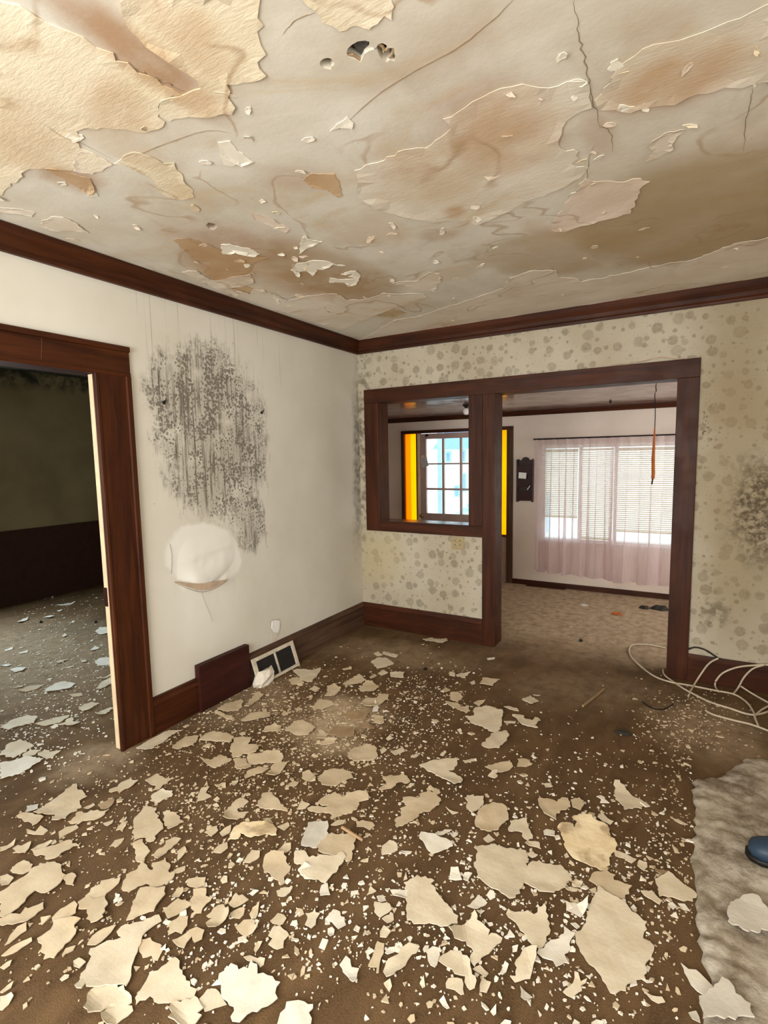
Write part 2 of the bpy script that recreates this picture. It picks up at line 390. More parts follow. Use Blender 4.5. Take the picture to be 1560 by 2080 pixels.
def blind_mat():
    m = bpy.data.materials.new('translucent_off_white_blind'); m.use_nodes = True
    nt = m.node_tree; nt.nodes.clear()
    out = nd(nt, 'ShaderNodeOutputMaterial')
    c = mixc(nt, ramp(nt, noi(nt, pos(nt), 6.0, 3), 0.3, 0.7), lin(244, 240, 222), lin(234, 228, 204))
    d = nd(nt, 'ShaderNodeBsdfDiffuse', {0: c}); t = nd(nt, 'ShaderNodeBsdfTranslucent', {0: c})
    s = nd(nt, 'ShaderNodeMixShader', {0: 0.6, 1: d.outputs[0], 2: t.outputs[0]})
    nt.links.new(s.outputs[0], out.inputs[0]); return m
MT['blind'] = blind_mat()
MT['house_blue'] = plain('pale_blue_siding', lin(186, 224, 244), 0.8, 0.03)
MT['house_white'] = plain('white_siding', lin(250, 250, 250), 0.8, 0.01)
MT['house_dark'] = plain('blue_grey_roof', lin(140, 182, 216), 0.8, 0.05)
MT['snow'] = plain('pale_ground', lin(252, 252, 248), 0.9, 0.02, nscale=1.0)
MT['bark'] = plain('grey_green_bark', lin(120, 140, 120), 0.9, 0.1)

def porch_ceiling_mat():
    m, nt, b = new_mat('glossy_dark_ceiling_boards', 0.2, 0.6)
    p = pos(nt)
    g = noi(nt, scaled(nt, p, (2, 40, 1)), 1.0, 5)
    nt.links.new(mixc(nt, ramp(nt, g, 0.3, 0.7), lin(118, 94, 86), lin(150, 124, 112)), b.inputs['Base Color'])
    nt.links.new(ramp(nt, noi(nt, p, 5.0, 3), 0.3, 0.7, 0.10, 0.2), b.inputs['Roughness'])
    bump(nt, b, g, 0.06, 0.001)
    return m
MT['porch_ceiling'] = porch_ceiling_mat()

def glass_mat(name, tint, gloss=0.07, trans=0.0):
    m = bpy.data.materials.new(name); m.use_nodes = True
    nt = m.node_tree; nt.nodes.clear()
    out = nd(nt, 'ShaderNodeOutputMaterial')
    t = nd(nt, 'ShaderNodeBsdfTransparent', {0: tint})
    g = nd(nt, 'ShaderNodeBsdfGlossy', {0: (1, 1, 1, 1), 'Roughness': 0.05})
    sh = nd(nt, 'ShaderNodeMixShader', {0: gloss, 1: t.outputs[0], 2: g.outputs[0]}).outputs[0]
    if trans:
        wv = nd(nt, 'ShaderNodeTexNoise', {'Vector': pos(nt), 'Scale': 90.0}).outputs[0]
        bm_ = nd(nt, 'ShaderNodeBump', {'Height': wv, 'Strength': 0.5, 'Distance': 0.004})
        tr = nd(nt, 'ShaderNodeBsdfTranslucent', {0: tint, 'Normal': bm_.outputs[0]})
        sh = nd(nt, 'ShaderNodeMixShader', {0: trans, 1: sh, 2: tr.outputs[0]}).outputs[0]
    nt.links.new(sh, out.inputs[0])
    return m
MT['glass'] = glass_mat('clear_window_glass', (0.97, 1.0, 0.99, 1))
MT['amber_dark_view'] = glass_mat('amber_glass_dark_view', (1.0, 0.42, 0.002, 1), 0.04, 0.45)  # deeper tint of the same glass paints in the darker background behind it
MT['amber'] = glass_mat('amber_textured_glass', (1.0, 0.60, 0.004, 1), 0.04, 0.45)

def curtain_mat():
    m = bpy.data.materials.new('sheer_mauve_curtain'); m.use_nodes = True
    nt = m.node_tree; nt.nodes.clear()
    out = nd(nt, 'ShaderNodeOutputMaterial')
    c = mixc(nt, ramp(nt, noi(nt, scaled(nt, pos(nt), (60, 60, 6)), 1.0, 3), 0.2, 0.8), lin(240, 224, 224), lin(230, 210, 212))
    d = nd(nt, 'ShaderNodeBsdfDiffuse', {0: c})
    t = nd(nt, 'ShaderNodeBsdfTranslucent', {0: c})
    tr = nd(nt, 'ShaderNodeBsdfTransparent', {0: (1, 0.985, 0.985, 1)})
    a = nd(nt, 'ShaderNodeMixShader', {0: 0.5, 1: d.outputs[0], 2: t.outputs[0]})
    s = nd(nt, 'ShaderNodeMixShader', {0: 0.46, 1: a.outputs[0], 2: tr.outputs[0]})
    nt.links.new(s.outputs[0], out.inputs[0])
    return m
MT['curtain'] = curtain_mat()

# ------------------------------------------------------------------ mesh helpers
def tag(o, label=None, cat=None, group=None, kind=None):
    for k, v in (('label', label), ('category', cat), ('group', group), ('kind', kind)):
        if v: o[k] = v
    return o

def empty(name, loc=(0, 0, 0)):
    o = bpy.data.objects.new(name, None)
    COL.objects.link(o); o.location = loc
    o.empty_display_size = 0.1
    return o

def adopt(o, parent):
    if parent is not None:
        o.parent = parent
        o.matrix_parent_inverse = Matrix.Translation(-Vector(parent.location))

def mk(name, verts, faces, mat, parent=None, smooth=False, origin=None):
    me = bpy.data.meshes.new(name)
    if origin is not None:
        verts = [(v[0] - origin[0], v[1] - origin[1], v[2] - origin[2]) for v in verts]
    me.from_pydata([tuple(v) for v in verts], [], faces)
    me.materials.append(MT[mat] if isinstance(mat, str) else mat)
    if smooth:
        me.polygons.foreach_set('use_smooth', [True] * len(me.polygons))
    o = bpy.data.objects.new(name, me)
    COL.objects.link(o)
    if origin is not None: o.location = origin
    adopt(o, parent)
    return o

class MB:
    def __init__(s): s.v = []; s.f = []
    def add(s, v, f):
        n = len(s.v); s.v += [tuple(x) for x in v]; s.f += [tuple(i + n for i in q) for q in f]; return s
    def box(s, x0, x1, y0, y1, z0, z1):
        return s.add([(x0, y0, z0), (x1, y0, z0), (x1, y1, z0), (x0, y1, z0), (x0, y0, z1), (x1, y0, z1), (x1, y1, z1), (x0, y1, z1)],
                     [(0, 3, 2, 1), (4, 5, 6, 7), (0, 1, 5, 4), (1, 2, 6, 5), (2, 3, 7, 6), (3, 0, 4, 7)])
    def tube(s, pts, r, n=8, taper=None):
        pts = [Vector(p) for p in pts]; rings = []
        up = Vector((0, 0, 1))
        for i, p in enumerate(pts):
            t = (pts[min(i + 1, len(pts) - 1)] - pts[max(i - 1, 0)]).normalized()
            a = t.cross(up if abs(t.z) < 0.95 else Vector((1, 0, 0))).normalized(); b = t.cross(a)
            rr = r if taper is None else r * taper[i]
            rings.append([p + (a * math.cos(k * 2 * math.pi / n) + b * math.sin(k * 2 * math.pi / n)) * rr for k in range(n)])
        v = [q for ring in rings for q in ring]; f = []
        for i in range(len(pts) - 1):
            for k in range(n):
                f.append((i * n + k, i * n + (k + 1) % n, (i + 1) * n + (k + 1) % n, (i + 1) * n + k))
        f.append(tuple(range(n - 1, -1, -1))); f.append(tuple((len(pts) - 1) * n + k for k in range(n)))
        return s.add(v, f)
    def lathe(s, prof, c, axis=2, n=16):
        rings = []
        for r, h in prof:
            ring = []
            for k in range(n):
                a = 2 * math.pi * k / n; q = [0, 0, 0]
                q[(axis + 1) % 3] = r * math.cos(a); q[(axis + 2) % 3] = r * math.sin(a); q[axis] = h
                ring.append((c[0] + q[0], c[1] + q[1], c[2] + q[2]))
            rings.append(ring)
        v = [q for ring in rings for q in ring]; f = []
        for i in range(len(prof) - 1):
            for k in range(n):
                f.append((i * n + k, i * n + (k + 1) % n, (i + 1) * n + (k + 1) % n, (i + 1) * n + k))
        f.append(tuple(range(n - 1, -1, -1))); f.append(tuple((len(prof) - 1) * n + k for k in range(n)))
        return s.add(v, f)
    def prism(s, prof, axis, a0, a1):
        """extrude a closed 2-D profile (in the two other axes, in order) along axis"""
        n = len(prof); v = []
        i, j = [k for k in range(3) if k != axis]
        for a in (a0, a1):
            for p in prof:
                q = [0, 0, 0]; q[axis] = a; q[i] = p[0]; q[j] = p[1]; v.append(q)
        f = [tuple(range(n - 1, -1, -1)), tuple(range(n, 2 * n))]
        for k in range(n):
            f.append((k, (k + 1) % n, n + (k + 1) % n, n + k))
        return s.add(v, f)
    def build(s, name, mat, parent=None, bevel=0.0, smooth=False, origin=None, fix=True):
        o = mk(name, s.v, s.f, mat, parent, smooth, origin)
        bm = bmesh.new(); bm.from_mesh(o.data)
        if fix: bmesh.ops.recalc_face_normals(bm, faces=bm.faces[:])
        if bevel:
            es = [e for e in bm.edges if len(e.link_faces) == 2 and e.calc_face_angle(0) > 0.6]
            bmesh.ops.bevel(bm, geom=es, offset=bevel, segments=2, profile=0.6, affect='EDGES')
        bm.to_mesh(o.data); bm.free()
        return o

def bx(name, x0, x1, y0, y1, z0, z1, mat, parent=None, bevel=0.002):
    return MB().box(x0, x1, y0, y1, z0, z1).build(name, mat, parent, bevel)

def spline(pts, n=8):
    pts = [Vector(p) for p in pts]; out = []
    for i in range(len(pts) - 1):
        p0, p1, p2, p3 = pts[max(i - 1, 0)], pts[i], pts[i + 1], pts[min(i + 2, len(pts) - 1)]
        for k in range(n):
            t = k / n
            out.append(0.5 * ((2 * p1) + (p2 - p0) * t + (2 * p0 - 5 * p1 + 4 * p2 - p3) * t * t + (3 * p1 - p0 - 3 * p2 + p3) * t ** 3))
    out.append(pts[-1]); return out

def wall(name, axis, near, far, u0, u1, z0, z1, holes, mat, label, back=None):
    """wall slab normal to axis, between near and far, with rectangular holes (u0,u1,z0,z1)"""
    us = sorted({u0, u1, *[h[0] for h in holes], *[h[1] for h in holes]}); zs = sorted({z0, z1, *[h[2] for h in holes], *[h[3] for h in holes]})
    us = [u for u in us if u0 <= u <= u1]; zs = [z for z in zs if z0 <= z <= z1]
    solid = {}
    for i in range(len(us) - 1):
        for j in range(len(zs) - 1):
            cu, cz = (us[i] + us[i + 1]) / 2, (zs[j] + zs[j + 1]) / 2
            solid[i, j] = not any(h[0] < cu < h[1] and h[2] < cz < h[3] for h in holes)
    mb = MB()
    def P(a, u, z): return (a, u, z) if axis == 0 else (u, a, z)
    for (i, j), s in solid.items():
        if not s: continue
        a, b, c, d = us[i], us[i + 1], zs[j], zs[j + 1]
        for w in (near, far):
            mb.add([P(w, a, c), P(w, b, c), P(w, b, d), P(w, a, d)], [(0, 1, 2, 3)])
        for di, dj, q in ((-1, 0, (a, c, a, d)), (1, 0, (b, c, b, d)), (0, -1, (a, c, b, c)), (0, 1, (a, d, b, d))):
            if not solid.get((i + di, j + dj), False):
                mb.add([P(near, q[0], q[1]), P(near, q[2], q[3]), P(far, q[2], q[3]), P(far, q[0], q[1])], [(0, 1, 2, 3)])
    o = mk(name, mb.v, mb.f, mat)
    bm = bmesh.new(); bm.from_mesh(o.data)
    bmesh.ops.remove_doubles(bm, verts=bm.verts[:], dist=1e-5)
    bmesh.ops.recalc_face_normals(bm, faces=bm.faces[:])
    bm.to_mesh(o.data); bm.free()
    return tag(o, label, 'wall', kind='structure')

def inside(p, poly):
    c = False; n = len(poly)
    for i in range(n):
        a, b = poly[i], poly[i - 1]
        if (a[1] > p[1]) != (b[1] > p[1]) and p[0] < (b[0] - a[0]) * (p[1] - a[1]) / (b[1] - a[1]) + a[0]:
            c = not c
    return c

def rag(poly, seg, amp, rng):
    out = []
    n = len(poly)
    for i in range(n):
        a, b = Vector(poly[i]), Vector(poly[(i + 1) % n])
        d = b - a; L = d.length
        if L < 1e-6: continue
        k = max(1, min(10, int(L / seg))); nrm = Vector((-d.y, d.x)) / L
        for t in range(k):
            p = a + d * (t / k)
            if t: p += nrm * rng.uniform(-amp, amp) * min(1, L / (seg * 2))
            out.append((p.x, p.y))
    return out

def sheet(poly, step):
    """triangulate polygon with interior points; returns verts2d, tris, boundary edges"""
    xs = [p[0] for p in poly]; ys = [p[1] for p in poly]
    pts = [Vector(p) for p in poly]; n = len(pts)
    y = min(ys) + step * 0.5; row = 0
    while y < max(ys):
        x = min(xs) + step * (0.5 if row % 2 else 0.9)
        while x < max(xs):
            if inside((x, y), poly) and min((Vector((x, y)) - q).length for q in pts[:n]) > step * 0.4:
                pts.append(Vector((x, y)))
            x += step
        y += step * 0.87; row += 1
    v, e, f, *_ = delaunay_2d_cdt(pts, [(i, (i + 1) % n) for i in range(n)], [], 1, 1e-5)
    cnt = {}
    for t in f:
        for i in range(len(t)):
            a, b = t[i], t[(i + 1) % len(t)]
            cnt[(min(a, b), max(a, b))] = cnt.get((min(a, b), max(a, b)), 0) + 1
    bd = [(t[i], t[(i + 1) % len(t)]) for t in f for i in range(len(t)) if cnt[(min(t[i], t[(i + 1) % len(t)]), max(t[i], t[(i + 1) % len(t)]))] == 1]
    return v, f, bd

def slab(v, f, bd, ztop, zbot):
    n = len(v)
    V = [(p[0], p[1], ztop[i]) for i, p in enumerate(v)] + [(p[0], p[1], zbot[i]) for i, p in enumerate(v)]
    F = [tuple(t) for t in f] + [tuple(i + n for i in reversed(t)) for t in f]
    F += [(b, a, a + n, b + n) for a, b in bd]
    return V, F

# ------------------------------------------------------------------ setting: floor, walls, ceilings
XL, YB, ZC = -2.60, 3.99, 2.58
XR, YR = 1.3, -1.6
fl = mk('floor', [(-6.6, -1.8, 0), (2.1, -1.8, 0), (2.1, 6.4, 0), (-6.6, 6.4, 0), (-6.6, -1.8, -.1), (2.1, -1.8, -.1), (2.1, 6.4, -.1), (-6.6, 6.4, -.1)],
        [(0, 1, 2, 3), (7, 6, 5, 4), (0, 4, 5, 1), (1, 5, 6, 2), (2, 6, 7, 3), (3, 7, 4, 0)], 'carpet')
tag(fl, 'dirty brown carpeted floor running through all the rooms', 'floor', kind='structure')

wall('wall_left', 0, XL, -2.74, YR - .14, 4.13, 0, ZC, [(0.1, 1.63, -1, 2.06)], 'wall_left', 'cream plaster wall with a large patch of dark mould')
wall('wall_back', 1, YB, 4.13, XL, XR, 0, ZC, [(-2.40, -1.535, .985, 2.035), (-1.345, -0.085, -1, 2.035)], 'wallpaper', 'wall papered with faded floral dots around the brown opening')
wall('wall_right', 0, XR, XR + .14, YR - .14, 4.13, 0, ZC, [(-1.45, -.05, .6, 2.1)], 'porch_back', 'plain plaster wall at the right of the room, out of view')
wall('wall_rear', 1, YR, YR - .14, XL, XR, 0, ZC, [(-2.3, .2, .6, 2.3)], 'porch_back', 'plain plaster wall with a wide window behind the viewer')
win = MB()
for x in (-2.3, -1.48, -.66, .16): win.box(x, x + .04, YR - .06, YR - .02, .6, 2.3)
for z in (.6, 2.26): win.box(-2.3, .2, YR - .06, YR - .02, z, z + .04)
tag(win.build('window_2', 'wood_z'), 'brown framed window behind the viewer', 'window', kind='structure')
wr = MB()
for y in (-1.45, -.77, -.09): wr.box(XR + .02, XR + .06, y, y + .04, .6, 2.1)
for z in (.6, 1.33, 2.06): wr.box(XR + .02, XR + .06, -1.45, -.05, z, z + .04)
tag(wr.build('window_4', 'wood_z'), 'added brown framed window in the right wall, out of view', 'window', kind='structure')
# left room
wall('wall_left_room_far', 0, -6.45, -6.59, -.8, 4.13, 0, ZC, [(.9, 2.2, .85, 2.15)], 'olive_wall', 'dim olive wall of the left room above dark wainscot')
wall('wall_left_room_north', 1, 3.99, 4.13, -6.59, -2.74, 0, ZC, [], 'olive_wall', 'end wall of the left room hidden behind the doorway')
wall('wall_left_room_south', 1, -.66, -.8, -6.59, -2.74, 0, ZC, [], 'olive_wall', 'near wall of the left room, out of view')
o = bx('wainscot_1', -6.45, -6.425, 2.3, 3.99, 0, .828, 'wainscot'); o.name = 'trim_1'
tag(o, 'dark brown wainscot panel along the left room wall', 'wainscot', kind='structure')
w3 = MB()
for y in (.9, 1.53, 2.16): w3.box(-6.53, -6.49, y, y + .04, .85, 2.15)
for z in (.85, 1.48, 2.11): w3.box(-6.53, -6.49, .9, 2.2, z, z + .04)
tag(w3.build('window_3', 'wood_z'), 'window of the left room, out of view', 'window', kind='structure')
o = mk('ceiling_left_room', [(-6.59, -.8, ZC), (-2.6, -.8, ZC), (-2.6, 4.13, ZC), (-6.59, 4.13, ZC), (-6.59, -.8, ZC + .1), (-2.6, -.8, ZC + .1), (-2.6, 4.13, ZC + .1), (-6.59, 4.13, ZC + .1)],
       [(3, 2, 1, 0), (4, 5, 6, 7)], 'mouldy_top')
tag(o, 'dark mouldy ceiling of the left room', 'ceiling', kind='structure')
# porch
wall('wall_porch_far', 1, 6.16, 6.28, -4.2, 1.45, 0, 2.3, [(-3.34, -1.83, -1, 1.89), (-1.49, .40, .575, 1.66)], 'porch_wall', 'pinkish white porch wall with a front door and curtained window')
wall('wall_porch_left', 0, -4.2, -4.34, 4.13, 6.28, 0, 2.3, [], 'porch_wall', 'left end wall of the porch, hidden')
wall('wall_porch_right', 0, 1.45, 1.59, 4.13, 6.16, 0, 2.3, [(4.6, 5.8, .7, 1.8)], 'porch_wall', 'right end wall of the porch, hidden')
pc = empty('ceiling_porch', (-1.4, 5.1, 2.06)); tag(pc, 'glossy dark board ceiling of the porch', 'ceiling', kind='structure')
ny = 14
for i in range(ny):
    y0 = 4.13 + (6.16 - 4.13) * i / ny; y1 = 4.13 + (6.16 - 4.13) * (i + 1) / ny
    bx('ceiling_board', -4.2, 1.45, y0 + .001, y1 - .001, 2.06, 2.08, 'porch_ceiling', pc, 0.0015)
bx('upper_deck', -4.2, 1.45, 4.13, 6.16, 2.082, 2.1, 'void', pc, 0)

# ------------------------------------------------------------------ main ceiling with holes
TS = {'P': (0, 0, 2.0), 'Q': (780, 0, 2.0), 'S': (0, 420, 2.0), 'R': (780, 420, 2.0), 'T': (300, 440, 2.6), 'U': (0, 200, 3.9), 'W': (1080, 100, 3.25), 'X': (600, 60, 6.0),
      'A': (0, 1540, 3.9), 'B': (0, 1800, 3.9), 'C': (400, 1540, 3.9), 'D': (400, 1800, 3.9), 'E': (800, 1540, 3.9), 'F': (800, 1800, 3.9), 'G': (1160, 1540, 3.9),
      'H': (1160, 1800, 3.9), 'I': (0, 1170, 5.332), 'J': (240, 1400, 4.333), 'K': (500, 1300, 4.333), 'L': (820, 1280, 4.333)}
def trace(tile, s, axis, val):
    x0, y0, k = TS[tile]; out = []
    for q in s.split():
        a, b = q.split(',')
        out.append(pix(x0 + float(a) / k, y0 + float(b) / k, axis, val))
    return out

HOLES = [('X', '295,415 310,380 345,355 395,345 440,358 470,395 472,430 440,455 430,490 385,480 340,470 305,445'),
         ('X', '622,290 640,230 690,185 760,145 850,135 905,150 900,190 940,205 980,230 1010,180 1060,165 1110,190 1125,225 1200,225 1205,300 1225,340 1210,390 1150,370 1110,400 1060,370 1030,330 1000,270 960,240 900,260 840,300 815,360 790,400 740,370 690,350 640,330'),
         ('T', '308,45 320,32 355,38 366,55 350,72 325,66'),
         ('Q', '428,1005 445,996 470,994 462,1003 440,1012'),
         ('W', '472,965 490,935 510,958 552,930 570,945 540,965 505,975')]
hole_polys = [[(p.x, p.y) for p in trace(t, s, 2, ZC)] for t, s in HOLES]
outer = [(-2.74, YR - .14), (2.04, YR - .14), (2.04, 4.13), (-2.74, 4.13)]
pts = [Vector(p) for p in outer]; eds = [(i, (i + 1) % 4) for i in range(4)]
for hp in hole_polys:
    b0 = len(pts); pts += [Vector(p) for p in hp]; eds += [(b0 + i, b0 + (i + 1) % len(hp)) for i in range(len(hp))]
g = -1.0
gx = -2.5
while gx < 1.9:
    gy = -1.5
    while gy < 4.0:
        if all(min((Vector((gx, gy)) - Vector(p)).length for p in hp) > 0.03 for hp in hole_polys): pts.append(Vector((gx, gy)))
        gy += .25
    gx += .25
cv, ce, cf, *_ = delaunay_2d_cdt(pts, eds, [], 0, 1e-5)
keep = []
for t in cf:
    c = sum((cv[i] for i in t), Vector((0, 0))) / len(t)
    if not any(inside(c, hp) for hp in hole_polys): keep.append(t)
V = [(p.x, p.y, ZC) for p in cv]; F = [tuple(reversed(t)) for t in keep]
for hp in hole_polys:
    b0 = len(V); n = len(hp)
    V += [(x, y, ZC) for x, y in hp] + [(x, y, ZC + .03) for x, y in hp]
    F += [(b0 + i, b0 + (i + 1) % n, b0 + n + (i + 1) % n, b0 + n + i) for i in range(n)]
ceil = mk('ceiling', V, F, 'ceil')
tag(ceil, 'water stained plaster ceiling with peeling cream paint and holes', 'ceiling', kind='structure')
bx('void_backing', -2.74, 2.04, YR - .14, 4.13, ZC + .03, ZC + .06, 'void', ceil, 0)  # dark sheet painted in place of the unlit space above the holes
# felt and lath seen inside the holes
lp = [(p.x, p.y) for p in trace('X', '650,220 760,140 905,145 880,250 800,370 700,250', 2, ZC)]
V = [(x, y, ZC + .012) for x, y in lp] + [(x, y, ZC + .018) for x, y in lp]; n = len(lp)
mk('torn_felt', V, [tuple(range(n)), tuple(range(2 * n - 1, n - 1, -1))] + [(i, (i + 1) % n, n + (i + 1) % n, n + i) for i in range(n)], 'lath', ceil)
for s in ('1075,300 1130,250 1140,180', '1010,200 1060,230 1090,290', '640,340 700,330 790,395', '1150,370 1190,300 1200,230'):
    tp = [Vector((p.x, p.y, ZC + .006)) for p in trace('X', s, 2, ZC)]
    MB().tube(tp, .004, 6).build('lath_splinter', 'f_d', ceil)

PATCHES = [  # peeled paint sheets still hanging on the ceiling: tile, material, thickness mm, droop mm, outline
 ('P', 'ck', 3, 7, '480,-40 500,60 520,110 560,150 640,210 720,270 800,320 815,355 760,375 655,400 650,470 690,490 800,470 940,460 955,430 925,390 920,335 1030,325 1080,300 1045,245 1080,215 1060,180 1045,125 1070,100 1050,30 1060,-40'),
 ('P', 'ck', 2.5, 4, '-60,-10 80,20 150,65 240,110 340,150 390,190 460,210 470,240 520,250 560,290 640,320 700,360 740,385 650,410 640,470 670,492 640,520 560,535 480,520 330,520 300,560 325,600 380,620 455,665 375,705 290,690 180,680 100,690 30,760 -60,850'),
 ('P', 'cp', 2, 5, '300,640 330,610 390,625 455,665 400,690 375,705 300,690'),
 ('P', 'ck', 2, 4, '1200,-40 1290,50 1310,90 1380,125 1450,100 1500,115 1560,60 1590,75 1600,20 1560,-40'),
 ('U', 'ck', 1.5, 3, '905,515 960,480 1060,420 1110,425 1250,480 1290,505 1380,505 1400,560 1530,720 1540,780 1440,800 1310,770 1240,690 1130,590 1000,530'),
 ('P', 'cw', 2, 5, '885,575 935,570 960,605 1030,655 980,672 900,640'),
 ('P', 'cw', 2, 6, '1340,525 1410,470 1435,495 1430,520 1380,515'),
 ('P', 'cb', 1.5, 4, '1230,730 1260,705 1360,705 1380,750 1390,790 1370,800 1330,770 1270,760'),
 ('U', 'cb', 2, 6, '350,550 450,550 600,600 710,630 750,720 720,750 640,720 600,690 480,620'),
 ('Q', 'cq', 2, 6, '-120,690 0,650 80,605 170,600 270,520 240,480 330,430 430,375 520,350 600,345 670,350 780,325 825,320 845,430 800,450 740,490 710,560 720,600 790,610 790,640 760,665 830,680 800,720 720,760 650,795 570,820 520,850 430,890 370,910 300,895 200,900 100,880 0,860 -100,800'),
 ('Q', 'cq', 1.5, 5, '855,400 930,300 1050,195 1140,170 1260,140 1400,80 1600,0 1620,320 1420,350 1240,390 1180,420 1030,440 1000,455 950,440 880,445'),
 ('W', 'cw', 2, 8, '500,130 520,85 570,55 590,90 610,105 560,135 520,140'),
 ('W', 'cw', 2, 8, '250,205 290,190 320,185 370,200 330,235 290,235'),
 ('W', 'cw', 2, 6, '560,395 580,360 680,370 692,400 660,410 600,405'),
 ('W', 'cy', 1.5, 6, '770,640 800,590 870,550 980,520 1020,535 960,570 930,610 935,650 860,700 755,740 800,690 800,660'),
 ('W', 'cp', 2, 5, '125,1190 150,1120 200,1060 215,1030 350,840 440,865 560,870 720,850 780,870 710,920 700,960 650,1080 480,1120 330,1160 220,1205 150,1200'),
 ('W', 'cw', 2, 8, '1440,190 1470,185 1485,235 1465,255'),
 ('R', 'cy', 2, 5, '-120,560 -60,520 40,460 150,440 330,380 480,330 510,285 590,260 700,255 715,285 790,290 800,300 1000,265 1170,220 1250,215 1340,180 1420,150 1620,110 1620,290 1560,292 780,405 0,535 -50,548'),
 ('R', 'cy', 2, 6, '30,305 130,300 180,262 225,270 235,285 210,330 170,345 90,320'),
 ('T', 'cb', 1, 3, '135,120 215,110 380,170 500,200 640,210 560,240 540,290 420,325 340,335 290,290 330,245 230,215 190,170'),
 ('T', 'cw', 2.5, 8, '385,140 430,138 480,150 540,165 590,195 560,205 500,190 460,180 440,195 395,195'),
 ('T', 'cw', 2.5, 9, '800,190 805,150 825,85 850,110 920,130 870,150'),
 ('T', 'cw', 2.5, 8, '755,280 790,240 880,228 960,235 1045,255 980,245 930,275 895,275 870,305 840,285 800,290 800,310'),
 ('T', 'cw', 2.5, 7, '1020,300 1100,280 1125,310 1100,355 1060,365 1040,345 960,345 960,320 1010,330 1090,325 1080,300'),
 ('T', 'cy', 2, 5, '180,290 260,280 330,330 360,335 430,320 540,300 560,340 500,370 420,370 540,405 560,380 650,400 740,440 820,420 930,405 1000,405 1060,440 1170,430 1250,400 1440,405 1480,420 1300,480 1100,560 1020,600 900,560 640,480 380,385'),
 ('T', 'cb', 1.2, 3, '410,365 480,350 560,380 530,405 480,405'),
 ('T', 'cb', 1.2, 3, '665,490 720,470 790,470 805,495 740,512'),
 ('T', 'cb', 1.2, 3, '930,475 970,472 1060,505 1000,515 950,500'),
 ('T', 'co', 1.2, 4, '1170,490 1220,485 1300,485 1370,505 1300,530 1220,525'),
 ('T', 'cw', 2, 6, '660,420 690,420 700,460 680,465'),
 ('U', 'cy', 2, 4, '330,960 420,930 500,935 600,980 650,1020 700,1060 560,1040 440,1050 330,1010'),
 ('U', 'cy', 2, 4, '-40,850 60,855 180,870 280,900 250,930 120,900 -40,900'),
 ('T', 'cp', 1.5, 4, '540,-30 640,0 750,60 730,82 660,50 560,10'),
]
rng = random.Random(11)
for k, (t, mat, th, dr, s) in enumerate(PATCHES):
    poly = [(p.x, p.y) for p in trace(t, s, 2, ZC)]
    poly = [(max(-2.585, x), min(3.975, y)) for x, y in poly]
    ar = abs(sum(poly[i - 1][0] * poly[i][1] - poly[i][0] * poly[i - 1][1] for i in range(len(poly)))) / 2
    poly = rag(poly, .022 if ar > .02 else .012, .009 if ar > .02 else .004, rng)
    v, f, bd = sheet(poly, max(.02, min(.06, math.sqrt(ar) / 8)))
    onb = {a for e in bd for a in e}
    zt = [ZC - .0002] * len(v); zb = []
    for i, p in enumerate(v):
        d = .0008 * mnoise.noise((p.x * 9, p.y * 9, k)) + th * .001 + k * .00004
        if i in onb:
            d += dr * .001 * max(0, .25 + mnoise.noise((p.x * 14, p.y * 14, k * 3.3)) * 1.3)
        zb.append(ZC - d)
        if i in onb and dr: zt[i] = ZC - max(0.0002, d - th * .001)
    V, F = slab(v, f, bd, zt, zb)
    mk('peeling_paint_sheet', V, F, mat, ceil)
# many small curled paint chips still clinging to the ceiling
r2 = random.Random(77)
SPOT = [(560, 540, 150, 45, 26), (120, 400, 110, 40, 10), (700, 480, 200, 60, 12), (1150, 300, 120, 90, 12), (1300, 470, 180, 50, 8), (350, 300, 180, 70, 10), (950, 600, 250, 25, 10), (1350, 120, 120, 90, 6)]
for sx_, sy_, dx_, dy_, cnt in SPOT:
    for _ in range(cnt):
        p = pix(r2.gauss(sx_, dx_), r2.gauss(sy_, dy_), 2, ZC)
        if not (-2.5 < p.x < .6 and .6 < p.y < 3.9): continue
        R_ = r2.uniform(.010, .032); n = r2.randint(6, 9); st_ = r2.uniform(.35, .8); ro = r2.uniform(0, 3.14); hang = r2.uniform(.004, .012); ca = r2.uniform(0, 6.28)
        o2 = []
        for i in range(n):
            a = 2 * math.pi * i / n; q = R_ * r2.uniform(.6, 1.3); x, y = q * math.cos(a), q * st_ * math.sin(a)
            o2.append((p.x + x * math.cos(ro) - y * math.sin(ro), p.y + x * math.sin(ro) + y * math.cos(ro)))
        dz = [max(0, ((x - p.x) * math.cos(ca) + (y - p.y) * math.sin(ca)) / R_) * hang for x, y in o2]
        V = [(x, y, ZC - .0005 - d_) for (x, y), d_ in zip(o2, dz)] + [(x, y, ZC - .0025 - d_) for (x, y), d_ in zip(o2, dz)] + [(p.x, p.y, ZC - .0022)]
        F = [(i, (i + 1) % n, n + (i + 1) % n, n + i) for i in range(n)] + [(n + i, n + (i + 1) % n, 2 * n) for i in range(n)] + [tuple(range(n))]
        mk('paint_curl', V, F, r2.choice(('cw', 'cy', 'ck', 'cy', 'cp')), ceil)
